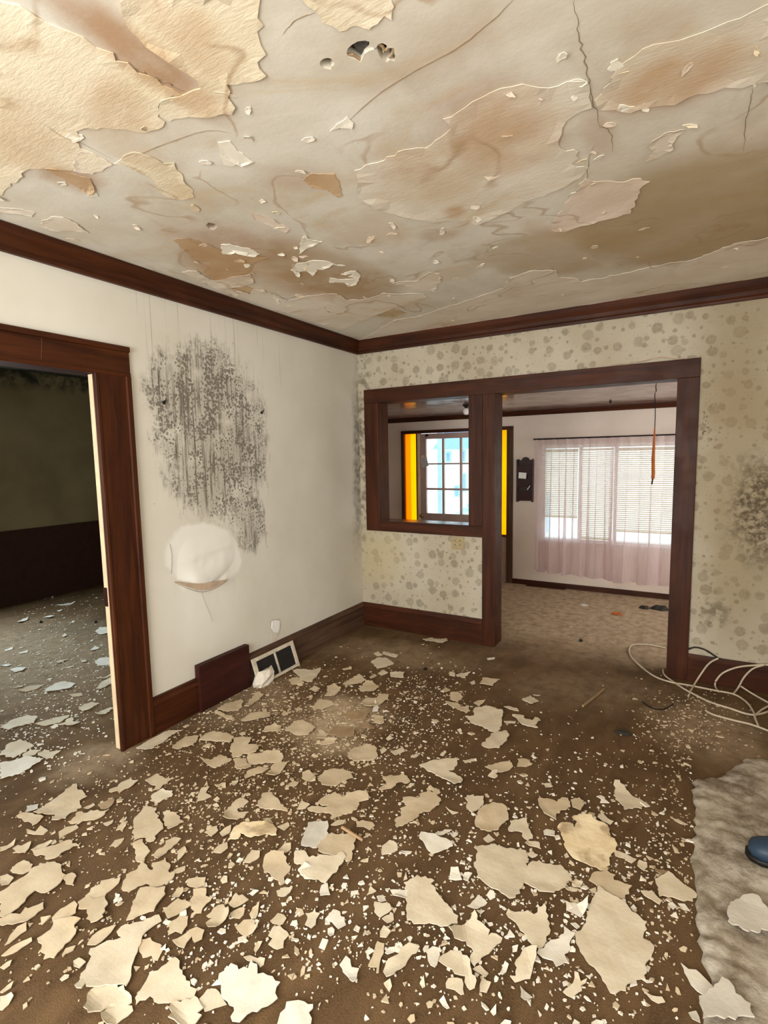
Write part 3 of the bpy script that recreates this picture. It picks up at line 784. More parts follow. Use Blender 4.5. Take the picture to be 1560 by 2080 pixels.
# cracks and the long seam
CR = [([(1165, -10), (1172, 40), (1180, 90), (1190, 130), (1200, 180), (1212, 230), (1220, 260)], .0022), ([(1052, -10), (1000, 40), (930, 95), (840, 145), (770, 190), (690, 262)], .0025),
      ([(1530, 175), (1524, 215), (1515, 250), (1512, 310)], .0018), ([(1206, 295), (1195, 330), (1190, 370), (1180, 395)], .0016), ([(1215, 255), (1240, 270), (1243, 310)], .0015),
      ([(255, 125), (300, 150), (345, 170), (380, 190)], .003), ([(230, 335), (290, 310), (345, 288), (420, 265), (470, 270)], .002), ([(575, 70), (600, 40), (640, 25)], .0015)]
for c, r in CR:
    p3 = [pix(x, y, 2, ZC) for x, y in c]
    p3 = [Vector((p.x + rng.uniform(-.004, .004), p.y, ZC - .0008)) for p in spline(p3, 6)]
    MB().tube(p3, r, 5, [max(.15, math.sin(math.pi * (i + .6) / (len(p3) + .2))) * rng.uniform(.4, .8) for i in range(len(p3))]).build('crack', 'crack', ceil)

# ------------------------------------------------------------------ crown mouldings and baseboards
CP = [(0, 2.466), (.022, 2.466), (.026, 2.48), (.022, 2.492), (.030, 2.515), (.046, 2.540), (.054, 2.556), (.054, 2.577), (0, 2.577)]
o = MB().prism([(XL + a, b) for a, b in CP], 1, YR, YB).build('trim_2', 'wood_y')
tag(o, 'dark brown crown moulding along the mouldy left wall', 'moulding', kind='structure')
o = MB().prism([(YB - a, b) for a, b in CP], 0, XL + .02, XR).build('trim_3', 'wood_x')
tag(o, 'dark brown crown moulding above the wallpapered wall', 'moulding', kind='structure')
BP = [(0, 0), (.02, 0), (.02, .168), (.026, .172), (.026, .185), (.018, .20), (.016, .215), (0, .215)]
def base_left(y0, y1, mat, nm):
    return MB().prism([(XL + a, b) for a, b in BP], 1, y0, y1).build(nm, mat)
o = base_left(1.752, 2.07, 'wood_y', 'baseboard_left'); tag(o, 'dark brown baseboard between the doorway casing and brown board', 'baseboard', kind='structure')
o = base_left(2.48, YB, 'dust_y', 'baseboard_left_far'); tag(o, 'dusty brown baseboard between the vent and the corner', 'baseboard', kind='structure')
o = MB().prism([(YB - a, b) for a, b in BP], 0, XL + .02, -1.43).build('baseboard_back', 'wood_x'); tag(o, 'dark brown baseboard below the wallpapered half wall', 'baseboard', kind='structure')
o = MB().prism([(YB - a, b * .87) for a, b in BP], 0, .03, XR).build('baseboard_back_right', 'wood_x'); tag(o, 'dark brown baseboard right of the wide opening', 'baseboard', kind='structure')

# ------------------------------------------------------------------ left doorway casing
dc = empty('trim_4', (XL, 1.65, 0)); tag(dc, 'wide dark brown casing around the left doorway', 'door casing', kind='structure')
def casing_profile(a, b, w0, w1):
    """(proud, across) profile of a flat board with raised inner bead and outer back band"""
    s = 1 if w1 > w0 else -1
    return [(0, w0), (.016, w0), (.020, w0 + s * .006), (.020, w0 + s * .018), (.016, w0 + s * .024), (.016, w1 - s * .030), (.026, w1 - s * .026), (.026, w1 - s * .004), (.022, w1), (0, w1)]
MB().prism([(XL + p, w) for p, w in casing_profile(0, 0, 1.558, 1.755)], 2, 0, 2.0).build('side_casing', 'wood_z', dc)
MB().prism([(XL + p, w) for p, w in casing_profile(0, 0, 1.998, 2.155)], 1, -.1, 1.755).build('head_casing', 'wood_y', dc)
MB().prism([(XL + p, w) for p, w in casing_profile(0, 0, .1, -.1)], 2, 0, 2.0).build('side_casing', 'wood_z', dc)
bx('head_jamb', -2.73, XL, .1, 1.63, 2.0, 2.058, 'wood_y', dc)
bx('side_jamb', -2.604, XL + .001, 1.56, 1.63, 0, 2.0, 'wood_z', dc)
bx('side_jamb', -2.74, -2.645, 1.628, 1.64, 0, 2.0, 'wood_z', dc)
pdoor = empty('door_1', (-2.62, 1.9, 0)); tag(pdoor, 'pale edge of a pocket door slid into the left wall', 'pocket door', kind='structure')
bx('door_leaf', -2.638, -2.606, 1.557, 1.629, .01, 1.995, 'pale_wood', pdoor)
bx('latch_plate', -2.634, -2.610, 1.551, 1.560, .80, .90, 'rack', pdoor, .001)
# joint line and scar on the head casing
MB().tube([pix(84, 676, 0, XL + .0165), pix(85, 700, 0, XL + .0165), pix(84, 730, 0, XL + .0165)], .001, 5).build('scratch', 'dust_z', dc)

# ------------------------------------------------------------------ wide cased opening
oc = empty('trim_5', (-1.25, YB, 0)); tag(oc, 'dark brown trim framing the pass-through window and wide doorway', 'opening trim', kind='structure')
def board(nm, x0, x1, z0, z1, ax, proud=.022):
    return bx(nm, x0, x1, YB - proud, YB, z0, z1, 'wood_' + ax, oc, .004)
board('head_casing', -2.53, .03, 2.03, 2.15, 'x')
board('side_casing', -2.53, -2.39, .895, 2.03, 'z')
board('sill_rail', -2.39, -1.43, .895, .985, 'x')
board('post_casing', -1.545, -1.432, .985, 2.03, 'z')
board('post_face', -1.430, -1.325, 0, 2.03, 'z', .024)
board('side_casing', -.097, .03, 0, 2.03, 'z')
# linings
bx('window_lining', -2.405, -2.390, YB, 4.15, .985, 2.035, 'wood_z', oc)
bx('window_lining', -1.545, -1.530, YB, 4.15, .985, 2.035, 'wood_z', oc)
bx('window_head', -2.39, -1.545, YB, 4.15, 2.03, 2.045, 'wood_x', oc)
bx('window_sill', -2.42, -1.52, YB - .002, 4.17, .965, .987, 'sill', oc, .004)
bx('door_lining', -1.345, -1.325, YB, 4.15, 0, 2.035, 'wood_z', oc)
bx('door_lining', -.097, -.08, YB, 4.15, 0, 2.035, 'wood_z', oc)
bx('door_head', -1.325, -.097, YB, 4.15, 2.03, 2.045, 'wood_x', oc)
bx('post_core', -1.53, -1.345, YB + .002, 4.148, .985, 2.03, 'wood_z', oc, 0)
for z in (2.15,):
    p = [pix(x, y, 1, YB - .006) for x, y in ((1240, 742), (1300, 735), (1340, 726), (1370, 729), (1390, 727))]
    MB().tube(spline(p, 5), .004, 6).build('torn_paper_edge', 'tear', bpy.data.objects['wall_back'])
# papered-over switch plate
a, b = pix(917, 1089, 1, YB), pix(943, 1117, 1, YB)
sp = bx('switch_plate', a.x, b.x, YB - .006, YB, b.z, a.z, 'plate', None, .002)
tag(sp, 'square switch plate covered in wallpaper under the pass-through window', 'switch plate')
for dx in (.035, .08):
    for dz in (.04, .075):
        MB().lathe([(.004, 0), (.004, -.004), (.001, -.005)], (a.x + dx, YB - .005, b.z + dz), 1, 8).build('slot', 'black', sp)

# ------------------------------------------------------------------ details on the left wall
bw = bpy.data.objects['wall_left']
# bulging plaster patch
ny, nz = 44, 56
y0, y1, z0, z1 = 1.90, 2.56, .36, 1.19
V = []; F = []
def bulge(y, z):
    u = (y - 2.22) / .29; top = 1.165 - .10 * u * u
    s = lambda t: max(0.0, min(1.0, t)) ** 2 * (3 - 2 * max(0.0, min(1.0, t)))
    e = s((1 - abs(u)) * 1.5) * s((top - z) * 7) * s((z - .37) * 2.2)
    lip = .772 + .055 * ((y - 2.13) / .2) ** 2
    h = .006 + .018 * math.exp(-((z - lip - .05) / .07) ** 2) * math.exp(-((y - 2.14) / .16) ** 2)
    if z < lip: h = .005 - .003 * math.exp(-((z - lip) / .03) ** 2)
    h += .004 * mnoise.noise((y * 7, z * 7, 2)) + .002 * mnoise.noise((y * 19, z * 19, 5)) + .004 * math.exp(-((z - .98 - .1 * (y - 2.2)) / .012) ** 2)
    return e * h - (1 - e) * .002
for i in range(ny + 1):
    for j in range(nz + 1):
        y = y0 + (y1 - y0) * i / ny; z = z0 + (z1 - z0) * j / nz
        V.append((XL + bulge(y, z), y, z))
for i in range(ny):
    for j in range(nz):
        q = i * (nz + 1) + j
        F.append((q, q + nz + 1, q + nz + 2, q + 1))
mk('bulging_plaster_patch', V, F, 'wall_left', bw, True)
def onb_(x, y, off):
    p = pix(x, y, 0, XL + .015); return Vector((XL + max(0, bulge(p.y, p.z)) + off, p.y, p.z))
lo = spline([pix(x, y, 0, XL) for x, y in ((350, 1181), (365, 1187), (385, 1194), (405, 1198), (425, 1194), (445, 1185), (457, 1177))], 4)
hi = spline([pix(x, y, 0, XL) for x, y in ((350, 1180), (367, 1182), (386, 1184), (405, 1184), (425, 1182), (443, 1179), (457, 1176))], 4)
n = len(lo)
xx = XL + max(max(0, bulge(p.y, p.z)) for p in lo + hi) + .002
V = [(xx, p.y, p.z) for p in lo] + [(xx, p.y, p.z) for p in hi]; V += [(x - .004, y, z) for x, y, z in V]
F = [(i, i + 1, n + i + 1, n + i) for i in range(n - 1)] + [(i + 1, i, 2 * n + i, 2 * n + i + 1) for i in range(n - 1)] + [(n + i, n + i + 1, 3 * n + i + 1, 3 * n + i) for i in range(n - 1)]
mk('tear', V, F, 'tear', bw)
MB().tube([(xx - .004, p.y, p.z - .010 * math.sin(math.pi * i / (n - 1)) - .002) for i, p in enumerate(lo)], .0014, 5).build('tear_edge', 'crack', bw)
MB().tube(spline([pix(x, y, 0, XL + .012) for x, y in ((410, 1203), (416, 1222), (424, 1240), (432, 1262))], 4), .0009, 5).build('plaster_crack', 'crack', bw)
MB().tube(spline([pix(x, y, 0, XL + .004) for x, y in ((345, 1105), (349, 1130), (348, 1165))], 4), .0011, 5).build('plaster_crack', 'crack', bw)
for i, (px, py, lab) in enumerate(((332, 818, 'small black wall anchor at the left side of the mould patch'), (531, 838, 'small black wall anchor at the right side of the mould patch'))):
    p = pix(px, py, 0, XL)
    t = empty('wall_anchor', p); tag(t, lab, 'wall anchor', 'black wall anchors in the mould patch')
    MB().lathe([(.006, 0), (.011, .004), (.009, .008), (.003, .009)], p, 0, 10).build('collar', 'black', t)
    MB().tube([p + Vector((.006, 0, .004)), p + Vector((.02, .002, .012)), p + Vector((.024, .002, .026))], .004, 6).build('hook', 'black', t)
# torn white scrap where an outlet was papered over
sc = [pix(x, y, 0, XL) for x, y in ((552, 1262), (558, 1259), (567, 1261), (567, 1276), (564, 1285), (556, 1284), (551, 1276))]
n = len(sc)
o = mk('paint_scrap', [p + Vector((.001, 0, 0)) for p in sc] + [p + Vector((.006, 0, 0)) for p in sc], [tuple(range(n)), tuple(range(2 * n - 1, n - 1, -1))] + [(i, (i + 1) % n, n + (i + 1) % n, n + i) for i in range(n)], 'paper')
tag(o, 'small white patch with ragged edges on the wall above the vent grille', 'wall patch')
q = [pix(x, y, 0, XL) for x, y in ((548, 1264), (551, 1258), (569, 1256), (571, 1270), (568, 1288), (562, 1300), (551, 1304), (552, 1288))]
n = len(q)
mk('grey_surround', [p + Vector((.0004, 0, 0)) for p in q] + [p + Vector((.0012, 0, 0)) for p in q], [tuple(range(n)), tuple(range(2 * n - 1, n - 1, -1))] + [(i, (i + 1) % n, n + (i + 1) % n, n + i) for i in range(n)], 'f_g', o)
# brown board and vent grille
o = MB().box(XL, XL + .042, 2.065, 2.487, 0, .297).build('duct_cover_board', 'wood_deep', None, .003)
tag(o, 'tall dark brown board standing proud of the left baseboard', 'board')
vg = empty('vent_grille', (-2.50, 2.70, 0)); tag(vg, 'white metal vent grille leaning on the baseboard beside the brown board', 'vent grille')
M = Matrix.Translation((-2.498, 2.495, .004)) @ Matrix.Rotation(math.radians(-19), 4, 'Y') @ Matrix.Rotation(math.radians(0), 4, 'X')
W_, H_ = .43, .192
def vbox(nm, a0, a1, h0, h1, d0, d1, mat, par, bev=.002):
    mb = MB().box(d0, d1, a0, a1, h0, h1)
    mb.v = [tuple(M @ Vector(q)) for q in mb.v]
    return mb.build(nm, mat, par, bev)
for nm, a0, a1, h0, h1 in (('frame_rail', 0, W_, 0, .02), ('frame_rail', 0, W_, H_ - .026, H_), ('frame_stile', 0, .034, .02, H_ - .026), ('frame_stile', W_ - .03, W_, .02, H_ - .026), ('mullion', .215, .229, .02, H_ - .026)):
    vbox(nm, a0, a1, h0, h1, 0, .012, 'metal_white', vg)
vbox('backing', .01, W_ - .01, .01, H_ - .01, -.006, -.001, 'black', vg, 0)
for k in range(11):
    h = .03 + k * .0125
    vbox('louvre', .034, .215, h, h + .004, .001, .007, 'grille_dark', vg, 0)
    vbox('louvre', .229, W_ - .03, h, h + .004, .001, .007, 'grille_dark', vg, 0)

# ------------------------------------------------------------------ porch: front door unit
fd = empty('door_2', (-2.6, 6.16, 0)); tag(fd, 'brown front door with nine glass panes between amber sidelights', 'door', kind='structure')
Y0, Y1 = 6.135, 6.20
bx('frame_head', -3.34, -1.83, Y0, Y1, 1.855, 1.895, 'wood_x', fd)
for x0, x1 in ((-3.34, -3.30), (-1.905, -1.83)):
    bx('frame_jamb', x0, x1, Y0, Y1, 0, 1.855, 'dust_z', fd)
for x0, x1, m in ((-3.118, -3.10, 'dust_z'), (-3.10, -3.068, 'pale_wood'), (-2.165, -2.12, 'wood_z')):
    bx('mullion', x0, x1, Y0, Y1, 0, 1.855, m, fd)
for x0, x1 in ((-3.30, -3.118), (-2.12, -1.905)):
    bx('sidelight_panel', x0, x1, 6.155, 6.19, 0, .56, 'door_paint', fd)
    bx('sidelight_rail', x0, x1, 6.145, 6.195, .56, .585, 'dust_x', fd)
    xm = x0 + (x1 - x0) * .45
    bx('amber_pane', x0, x1 if x0 > -3 else xm, 6.172, 6.178, .585, 1.855, 'amber' if x0 > -3 else 'amber_dark_view', fd, 0)
    if x0 < -3: bx('amber_pane', xm, x1, 6.172, 6.178, .585, 1.855, 'amber', fd, 0)
PX = [(-2.98, -2.755), (-2.727, -2.512), (-2.484, -2.27)]; PZ = [(.814, 1.12), (1.146, 1.449), (1.468, 1.78)]
leaf = empty('door_leaf', (-2.62, 6.17, 0)); adopt(leaf, None)
leaf.parent = fd; leaf.matrix_parent_inverse = Matrix.Translation(-Vector((-2.6, 6.16, 0)))
bx('stile', -3.066, PX[0][0], 6.15, 6.19, .01, 1.85, 'door_paint', leaf)
bx('stile', PX[2][1], -2.168, 6.15, 6.19, .01, 1.85, 'door_paint', leaf)
bx('top_rail', PX[0][0], PX[2][1], 6.15, 6.19, 1.78, 1.85, 'door_paint', leaf)
bx('lower_panel', PX[0][0], PX[2][1], 6.15, 6.19, .01, .814, 'door_paint', leaf)
for i in range(2):
    bx('glazing_bar', PX[i][1], PX[i + 1][0], 6.153, 6.187, .814, 1.78, 'door_paint', leaf)
for j in range(2):
    bx('glazing_bar', PX[0][0], PX[2][1], 6.155, 6.185, PZ[j][1], PZ[j + 1][0], 'door_paint', leaf)
for x0, x1 in PX:
    for za, zb in PZ:
        bx('pane', x0, x1, 6.168, 6.171, za, zb, 'glass', leaf, 0)
c = (-3.035, 6.15, .78)
MB().lathe([(.022, 0), (.022, -.006), (.009, -.010), (.009, -.030), (.020, -.036), (.024, -.048), (.018, -.060), (.004, -.064)], c, 1, 14).build('knob', 'brass', leaf, 0, True)
MB().tube([(-2.965, 6.15, 1.825), (-2.965, 6.12, 1.822), (-2.962, 6.115, 1.80)], .006, 6).build('hook', 'black', leaf)
MB().box(-2.985, -2.945, 6.143, 6.15, 1.815, 1.84).build('hook_plate', 'black', leaf, .001)
# paper tag on the door
t = MB(); t.box(-.05, .05, -.002, 0, -.07, .07)
Mx = Matrix.Translation((-3.005, 6.145, 1.49)) @ Matrix.Rotation(math.radians(-16), 4, 'Y')
t.v = [tuple(Mx @ Vector(q)) for q in t.v]
o = t.build('paper_notice', 'paper_grey'); tag(o, 'tilted grey paper notice stuck on the front door', 'paper')
t = MB(); t.box(-.02, .02, -.003, -.001, .055, .085); t.v = [tuple(Mx @ Vector(q)) for q in t.v]; t.build('tape', 'pale_wood', o)

# ------------------------------------------------------------------ porch window, blinds and curtains
pw_ = empty('window_1', (-.55, 6.2, .575)); tag(pw_, 'wide porch window behind sheer curtains', 'window', kind='structure')
bx('sill', -1.50, .41, 6.13, 6.27, .55, .585, 'house_white', pw_)
bx('frame_head', -1.49, .40, 6.18, 6.26, 1.62, 1.66, 'house_white', pw_)
for x in (-1.49, -1.09, -.72, -.02, .36):
    bx('frame_stile', x, x + .035, 6.18, 6.26, .585, 1.62, 'house_white', pw_)
xs = (-1.455, -1.09, -.72, -.02, .36)
for i in range(4):
    bx('pane', xs[i] + (.035 if i else 0), xs[i + 1], 6.22, 6.224, .585, 1.62, 'glass', pw_, 0)
for i, (x0, x1, zb, lab) in enumerate(((-1.45, -1.095, .83, 'left venetian blind raised above the sill behind the curtain'), (-1.05, -.725, .60, 'second venetian blind, lowered to the sill behind the curtain'),
                                     (-.68, -.025, .70, 'wide right venetian blind stopping short of the sill'))):
    bl = empty('venetian_blind', ((x0 + x1) / 2, 6.16, zb)); tag(bl, lab, 'blind', 'venetian blinds in the porch window')
    mb = MB(); z = zb + .02
    while z < 1.58:
        mb.add([(x0, 6.150, z + .007), (x1, 6.150, z + .007), (x1, 6.170, z - .005), (x0, 6.170, z - .005), (x0, 6.150, z + .0085), (x1, 6.150, z + .0085), (x1, 6.170, z - .0035), (x0, 6.170, z - .0035)],
               [(3, 2, 1, 0), (4, 5, 6, 7), (0, 1, 5, 4), (2, 3, 7, 6)])
        z += .022
    tag(mb.build('slats', 'blind', bl), kind='stuff')
    bx('head_rail', x0, x1, 6.145, 6.175, 1.585, 1.61, 'blind', bl)
    bx('bottom_rail', x0, x1, 6.150, 6.172, zb - .003, zb + .012, 'blind', bl)
    for f_ in (.2, .8):
        x = x0 + (x1 - x0) * f_
        MB().tube([(x, 6.149, zb), (x, 6.149, 1.59)], .0012, 4).build('lift_cord', 'blind', bl)
def curtain(x0, x1, zb0, zb1, seed, dy_, lab):
    r = random.Random(seed); nx, nz = 150, 26
    ph = [r.uniform(0, 6.28) for _ in range(6)]
    V = []; F = []
    for i in range(nx + 1):
        u = i / nx
        for j in range(nz + 1):
            w = j / nz
            zt = 1.722; zb = zb0 + (zb1 - zb0) * u + .012 * math.sin(u * 37 + ph[0]); z = zt + (zb - zt) * w
            amp = .014 + .030 * w
            top = .006 * math.sin(u * 150 + ph[3]) * max(0, 1 - w * 5)
            y = 6.082 + amp * (math.sin(u * 34 + ph[1] + .5 * math.sin(u * 9 + ph[2])) * .6 + .4 * math.sin(u * 61 + ph[4] + w * .6)) + top
            x = x0 + (x1 - x0) * u + (.017 + .015 * w) * math.sin(2 * (u * 34 + ph[1])) + .016 * w * math.sin(u * 23 + ph[5])
            V.append((x, min(y, 6.118) + dy_ * (0.25 + 0.75 * w) * 0.9, z))
    for i in range(nx):
        for j in range(nz):
            q = i * (nz + 1) + j; F.append((q, q + nz + 1, q + nz + 2, q + 1))
    o = mk('sheer_curtain', V, F, 'curtain', None, True, ((x0 + x1) / 2, 6.08, 1.72))
    tag(o, lab, 'curtain', 'sheer curtains on the porch window')
    hem = MB(); bot = [Vector(V[i * (nz + 1) + nz]) for i in range(nx + 1)]
    v = [(p.x, p.y - .002, p.z) for p in bot] + [(p.x, p.y - .002, p.z + .03) for p in bot]
    mk('hem', v, [(i, i + 1, nx + 2 + i, nx + 1 + i) for i in range(nx)], 'curtain', o, True)
    return o
curtain(-1.56, -.69, .20, .165, 3, 0.0, 'left sheer mauve curtain panel in the porch')
curtain(-.745, .45, .165, .19, 8, -.085, 'right sheer mauve curtain panel in the porch')
rod = empty('curtain_rod', (-.55, 6.09, 1.715)); tag(rod, 'thin dark curtain rod above the porch window', 'curtain rod')
MB().tube([(-1.575, 6.085, 1.728), (.47, 6.085, 1.728)], .008, 8).build('rod', 'black', rod)
for x in (-1.56, .45):
    MB().tube([(x, 6.085, 1.728), (x, 6.16, 1.728)], .006, 6).build('bracket', 'black', rod)
# porch trim
o = MB().prism([(6.16 - a, b) for a, b in ((0, 2.008), (.018, 2.008), (.022, 2.02), (.04, 2.045), (.044, 2.058), (0, 2.058))], 0, -4.2, 1.45).build('trim_6', 'wood_x')
tag(o, 'dark brown crown strip at the porch ceiling', 'moulding', kind='structure')
o = MB().box(-1.83, 1.45, 6.142, 6.16, 0, .058).build('baseboard_porch', 'wood_x', None, .003); tag(o, 'low dark brown baseboard under the curtains', 'baseboard', kind='structure')
o = MB().box(-4.2, -3.34, 6.142, 6.16, 0, .058).build('baseboard_porch_left', 'wood_x', None, .003); tag(o, 'low dark baseboard left of the front door, hidden', 'baseboard', kind='structure')
# loose strip of wood by the porch baseboard
p0, p1 = pix(1070, 1188, 2, .01), pix(1148, 1196, 2, .01)
d = (p1 - p0); nrm = Vector((-d.y, d.x, 0)).normalized() * .022
o = mk('wood_strip', [p0 + nrm, p0 - nrm, p1 - nrm, p1 + nrm] + [q + Vector((0, 0, .012)) for q in (p0 + nrm, p0 - nrm, p1 - nrm, p1 + nrm)], [(3, 2, 1, 0), (4, 5, 6, 7), (0, 1, 5, 4), (1, 2, 6, 5), (2, 3, 7, 6), (3, 0, 4, 7)], 'wood_x', None, False, None)
for v_ in o.data.vertices: v_.co.z -= .009
tag(o, 'loose dark strip of wood lying along the porch baseboard', 'wood strip')
# letter rack with paper
rk = empty('letter_rack', (-1.68, 6.13, 1.0)); tag(rk, 'dark wooden three-pocket letter rack hanging left of the curtains', 'letter rack')
prof = [(-1.772, 1.01), (-1.762, .995), (-1.75, 1.01), (-1.606, 1.01), (-1.595, .995), (-1.585, 1.01), (-1.585, 1.50), (-1.60, 1.505), (-1.61, 1.49), (-1.635, 1.495), (-1.65, 1.52), (-1.68, 1.528), (-1.71, 1.52), (-1.725, 1.495), (-1.75, 1.49), (-1.76, 1.505), (-1.772, 1.50)]
MB().prism(prof, 1, 6.145, 6.157).build('back_board', 'rack', rk) if False else None
mbp = MB(); n = len(prof)
mbp.add([(x, 6.145, z) for x, z in prof] + [(x, 6.158, z) for x, z in prof], [tuple(range(n)), tuple(range(2 * n - 1, n - 1, -1))] + [(i, (i + 1) % n, n + (i + 1) % n, n + i) for i in range(n)])
mbp.build('back_board', 'rack', rk)
for x0 in (-1.775, -1.597):
    bx('side_post', x0, x0 + .015, 6.095, 6.146, 1.0, 1.50, 'rack', rk, .003)
for z in (1.02, 1.17, 1.32):
    pr = [(6.146, z), (6.10, z + .005), (6.092, z + .105), (6.100, z + .105), (6.108, z + .012), (6.146, z + .010)]
    MB().prism(pr, 0, -1.760, -1.597).build('pocket', 'rack', rk)
t = MB().box(-.045, .045, -.002, 0, -.035, .035); Mx = Matrix.Translation((-1.70, 6.088, 1.312)) @ Matrix.Rotation(math.radians(4), 4, 'Y')
t.v = [tuple(Mx @ Vector(q)) for q in t.v]; o = t.build('white_card', 'paper'); tag(o, 'white card tucked in the letter rack', 'card')
t = MB().box(-.006, .006, -.002, .001, -.03, .03); Mx = Matrix.Translation((-1.625, 6.086, 1.17)) @ Matrix.Rotation(math.radians(35), 4, 'Y')
t.v = [tuple(Mx @ Vector(q)) for q in t.v]; o = t.build('paper_slip', 'paper_grey'); tag(o, 'thin grey slip sticking out of the letter rack', 'paper')
# hanging cord
hc = empty('hanging_cord', pix(1332, 785, 2, 2.06)); tag(hc, 'orange-brown cord hanging from the porch ceiling in front of curtains', 'cord')
Yc = hc.location.y
path = [pix(x, y, 1, Yc) for x, y in ((1332, 785), (1333, 794), (1330, 800), (1331, 830), (1331, 845), (1330, 870), (1329, 890), (1328, 910), (1327, 930), (1327, 950), (1327, 965), (1326, 972))]
MB().tube([path[0] + Vector((0, 0, .004))] + path[1:3], .004, 6).build('hook', 'black', hc)
MB().tube(path[2:6], .0035, 6).build('wire', 'cable_dark', hc)
MB().tube(spline(path[5:], 3), .013, 8, [.35 + .65 * min(1, i / 9) for i in range(len(spline(path[5:], 3)))]).build('wrapped_end', 'orange', hc, 0, True)
MB().tube([path[-1], pix(1324, 984, 1, Yc)], .006, 6).build('tip', 'black', hc)
o = MB().lathe([(.012, 0), (.012, -.012), (.006, -.02)], pix(1240, 815, 2, 2.06), 2, 8).build('ceiling_hook', 'black'); tag(o, 'tiny dark hook in the porch ceiling left of the hanging cord', 'hook')
# ceiling lamp holder by the post
pl_ = pix(947, 822, 2, 2.06)
lh = empty('lamp_holder', pl_); tag(lh, 'small ceiling lamp with black holder and pale shade behind the post', 'lamp')
MB().lathe([(.035, 0), (.035, -.012), (.018, -.02), (.018, -.035)], pl_, 2, 14).build('canopy', 'black', lh, 0, True)
MB().lathe([(.02, -.035), (.03, -.05), (.032, -.075), (.022, -.095), (.006, -.1)], pl_, 2, 14).build('bulb_shade', 'paper', lh, 0, True)

# ------------------------------------------------------------------ outside
o = mk('ground', [(-14, 6.4, -.25), (10, 6.4, -.25), (10, 30, -.25), (-14, 30, -.25), (-14, 6.4, -.4), (10, 6.4, -.4), (10, 30, -.4), (-14, 30, -.4)], [(0, 1, 2, 3), (7, 6, 5, 4), (0, 4, 5, 1), (1, 5, 6, 2), (2, 6, 7, 3), (3, 7, 4, 0)], 'snow'); tag(o, 'pale ground outside the front door', 'ground', kind='structure')
a, b = pix(888, 950, 1, 7.6), pix(897, 950, 1, 7.6)
pcol = empty('porch_column', ((a.x + b.x) / 2, 7.6, -.25)); tag(pcol, 'pale blue porch column seen through the left door panes', 'column')
bx('shaft', a.x, b.x, 7.6, 7.6 + (b.x - a.x), -.25, 3.0, 'house_blue', pcol, .006)
bx('base', a.x - .02, b.x + .02, 7.58, 7.62 + (b.x - a.x), -.25, -.1, 'house_blue', pcol, .006)
hs = empty('neighbour_house', (-6.2, 16, -.25)); tag(hs, 'pale house across the way seen through the door panes', 'building')
a, b, c2 = pix(902, 905, 1, 16), pix(960, 905, 1, 16), pix(930, 893, 1, 16)
bx('wall', a.x, b.x + 2.5, 16, 19, -.25, c2.z - .3, 'house_white', hs, 0)
MB().prism([(15.5, c2.z - .3), (17.5, c2.z + .9), (19.5, c2.z - .3)], 0, a.x - .2, b.x + 2.7).build('roof', 'house_dark', hs)
for k, (px0, px1, py0, py1) in enumerate(((905, 916, 918, 940), (938, 946, 915, 940), (922, 934, 985, 1010), (938, 948, 960, 1000))):
    q0, q1 = pix(px0, py1, 1, 15.98), pix(px1, py0, 1, 15.98)
    wn = bx('window', q0.x, q1.x, 15.96, 16.0, q0.z, q1.z, 'house_blue', hs, 0)
    bx('pane', q0.x + .05, q1.x - .05, 15.94, 15.96, q0.z + .05, q1.z - .05, 'house_dark', wn, 0)
st = empty('outdoor_steps', (-4.3, 11.5, -.25)); tag(st, 'pale blue outdoor steps seen through the lower door panes', 'steps')
for k in range(6):
    q = pix(925 + k * 3, 1040 - k * 7, 1, 11)
    bx('step', q.x, q.x + 1.6, 11 + k * .25, 11.25 + k * .25, -.25, max(q.z, -.2), 'house_blue', st, .01)

# ------------------------------------------------------------------ cables and odds and ends at the right
def cpt(x, y, h=.008):
    p = pix(x, y, 2, h)
    if p.y > 3.955 and p.x > -.08: p = pix(x, y, 1, 3.955)
    return p
cb = empty('white_cable', (.3, 3.6, 0)); tag(cb, 'tangled dirty white cable looping by the right baseboard', 'cable')
for pts in ([(1352, 1316), (1320, 1310), (1290, 1309), (1279, 1316), (1281, 1332), (1300, 1352), (1330, 1374), (1365, 1386), (1400, 1392), (1450, 1402), (1490, 1410), (1515, 1425), (1530, 1445), (1535, 1462), (1541, 1476)],
            [(1347, 1360), (1351, 1372), (1380, 1393), (1400, 1405), (1440, 1425), (1480, 1438), (1530, 1452), (1575, 1440)],
            [(1459, 1337), (1440, 1348), (1422, 1372), (1407, 1396), (1398, 1414)],
            [(1590, 1350), (1540, 1351), (1500, 1355), (1470, 1366), (1455, 1382), (1453, 1394), (1460, 1405)],
            [(1555, 1350), (1530, 1358), (1512, 1375), (1500, 1396), (1489, 1410)],
            [(1433, 1443), (1450, 1452), (1490, 1463), (1530, 1473), (1585, 1494)],
            [(1505, 1394), (1530, 1410), (1580, 1438)], [(1532, 1455), (1550, 1440), (1580, 1425)]):
    MB().tube(spline([cpt(*q) for q in pts], 6), .006, 7).build('cable_loop', 'cable', cb, 0, True)
o = MB().tube(spline([pix(x, y, 1, 3.972) for x, y in ((1394, 1320), (1412, 1315), (1432, 1320), (1448, 1330), (1460, 1338))], 6), .005, 6).build('dark_cable', 'cable_dark', None, 0, True)
tag(o, 'short dark cable arching over the right baseboard', 'cable')
o = MB().tube(spline([pix(x, y, 2, .006) for x, y in ((1305, 1425), (1318, 1435), (1338, 1441), (1355, 1438), (1367, 1430))], 6), .004, 6).build('black_wire', 'cable_dark', None, 0, True)
tag(o, 'curved black wire lying on the carpet near the white cable', 'wire')
p0, p1 = pix(1184, 1434, 2, .008), pix(1227, 1400, 2, .008)
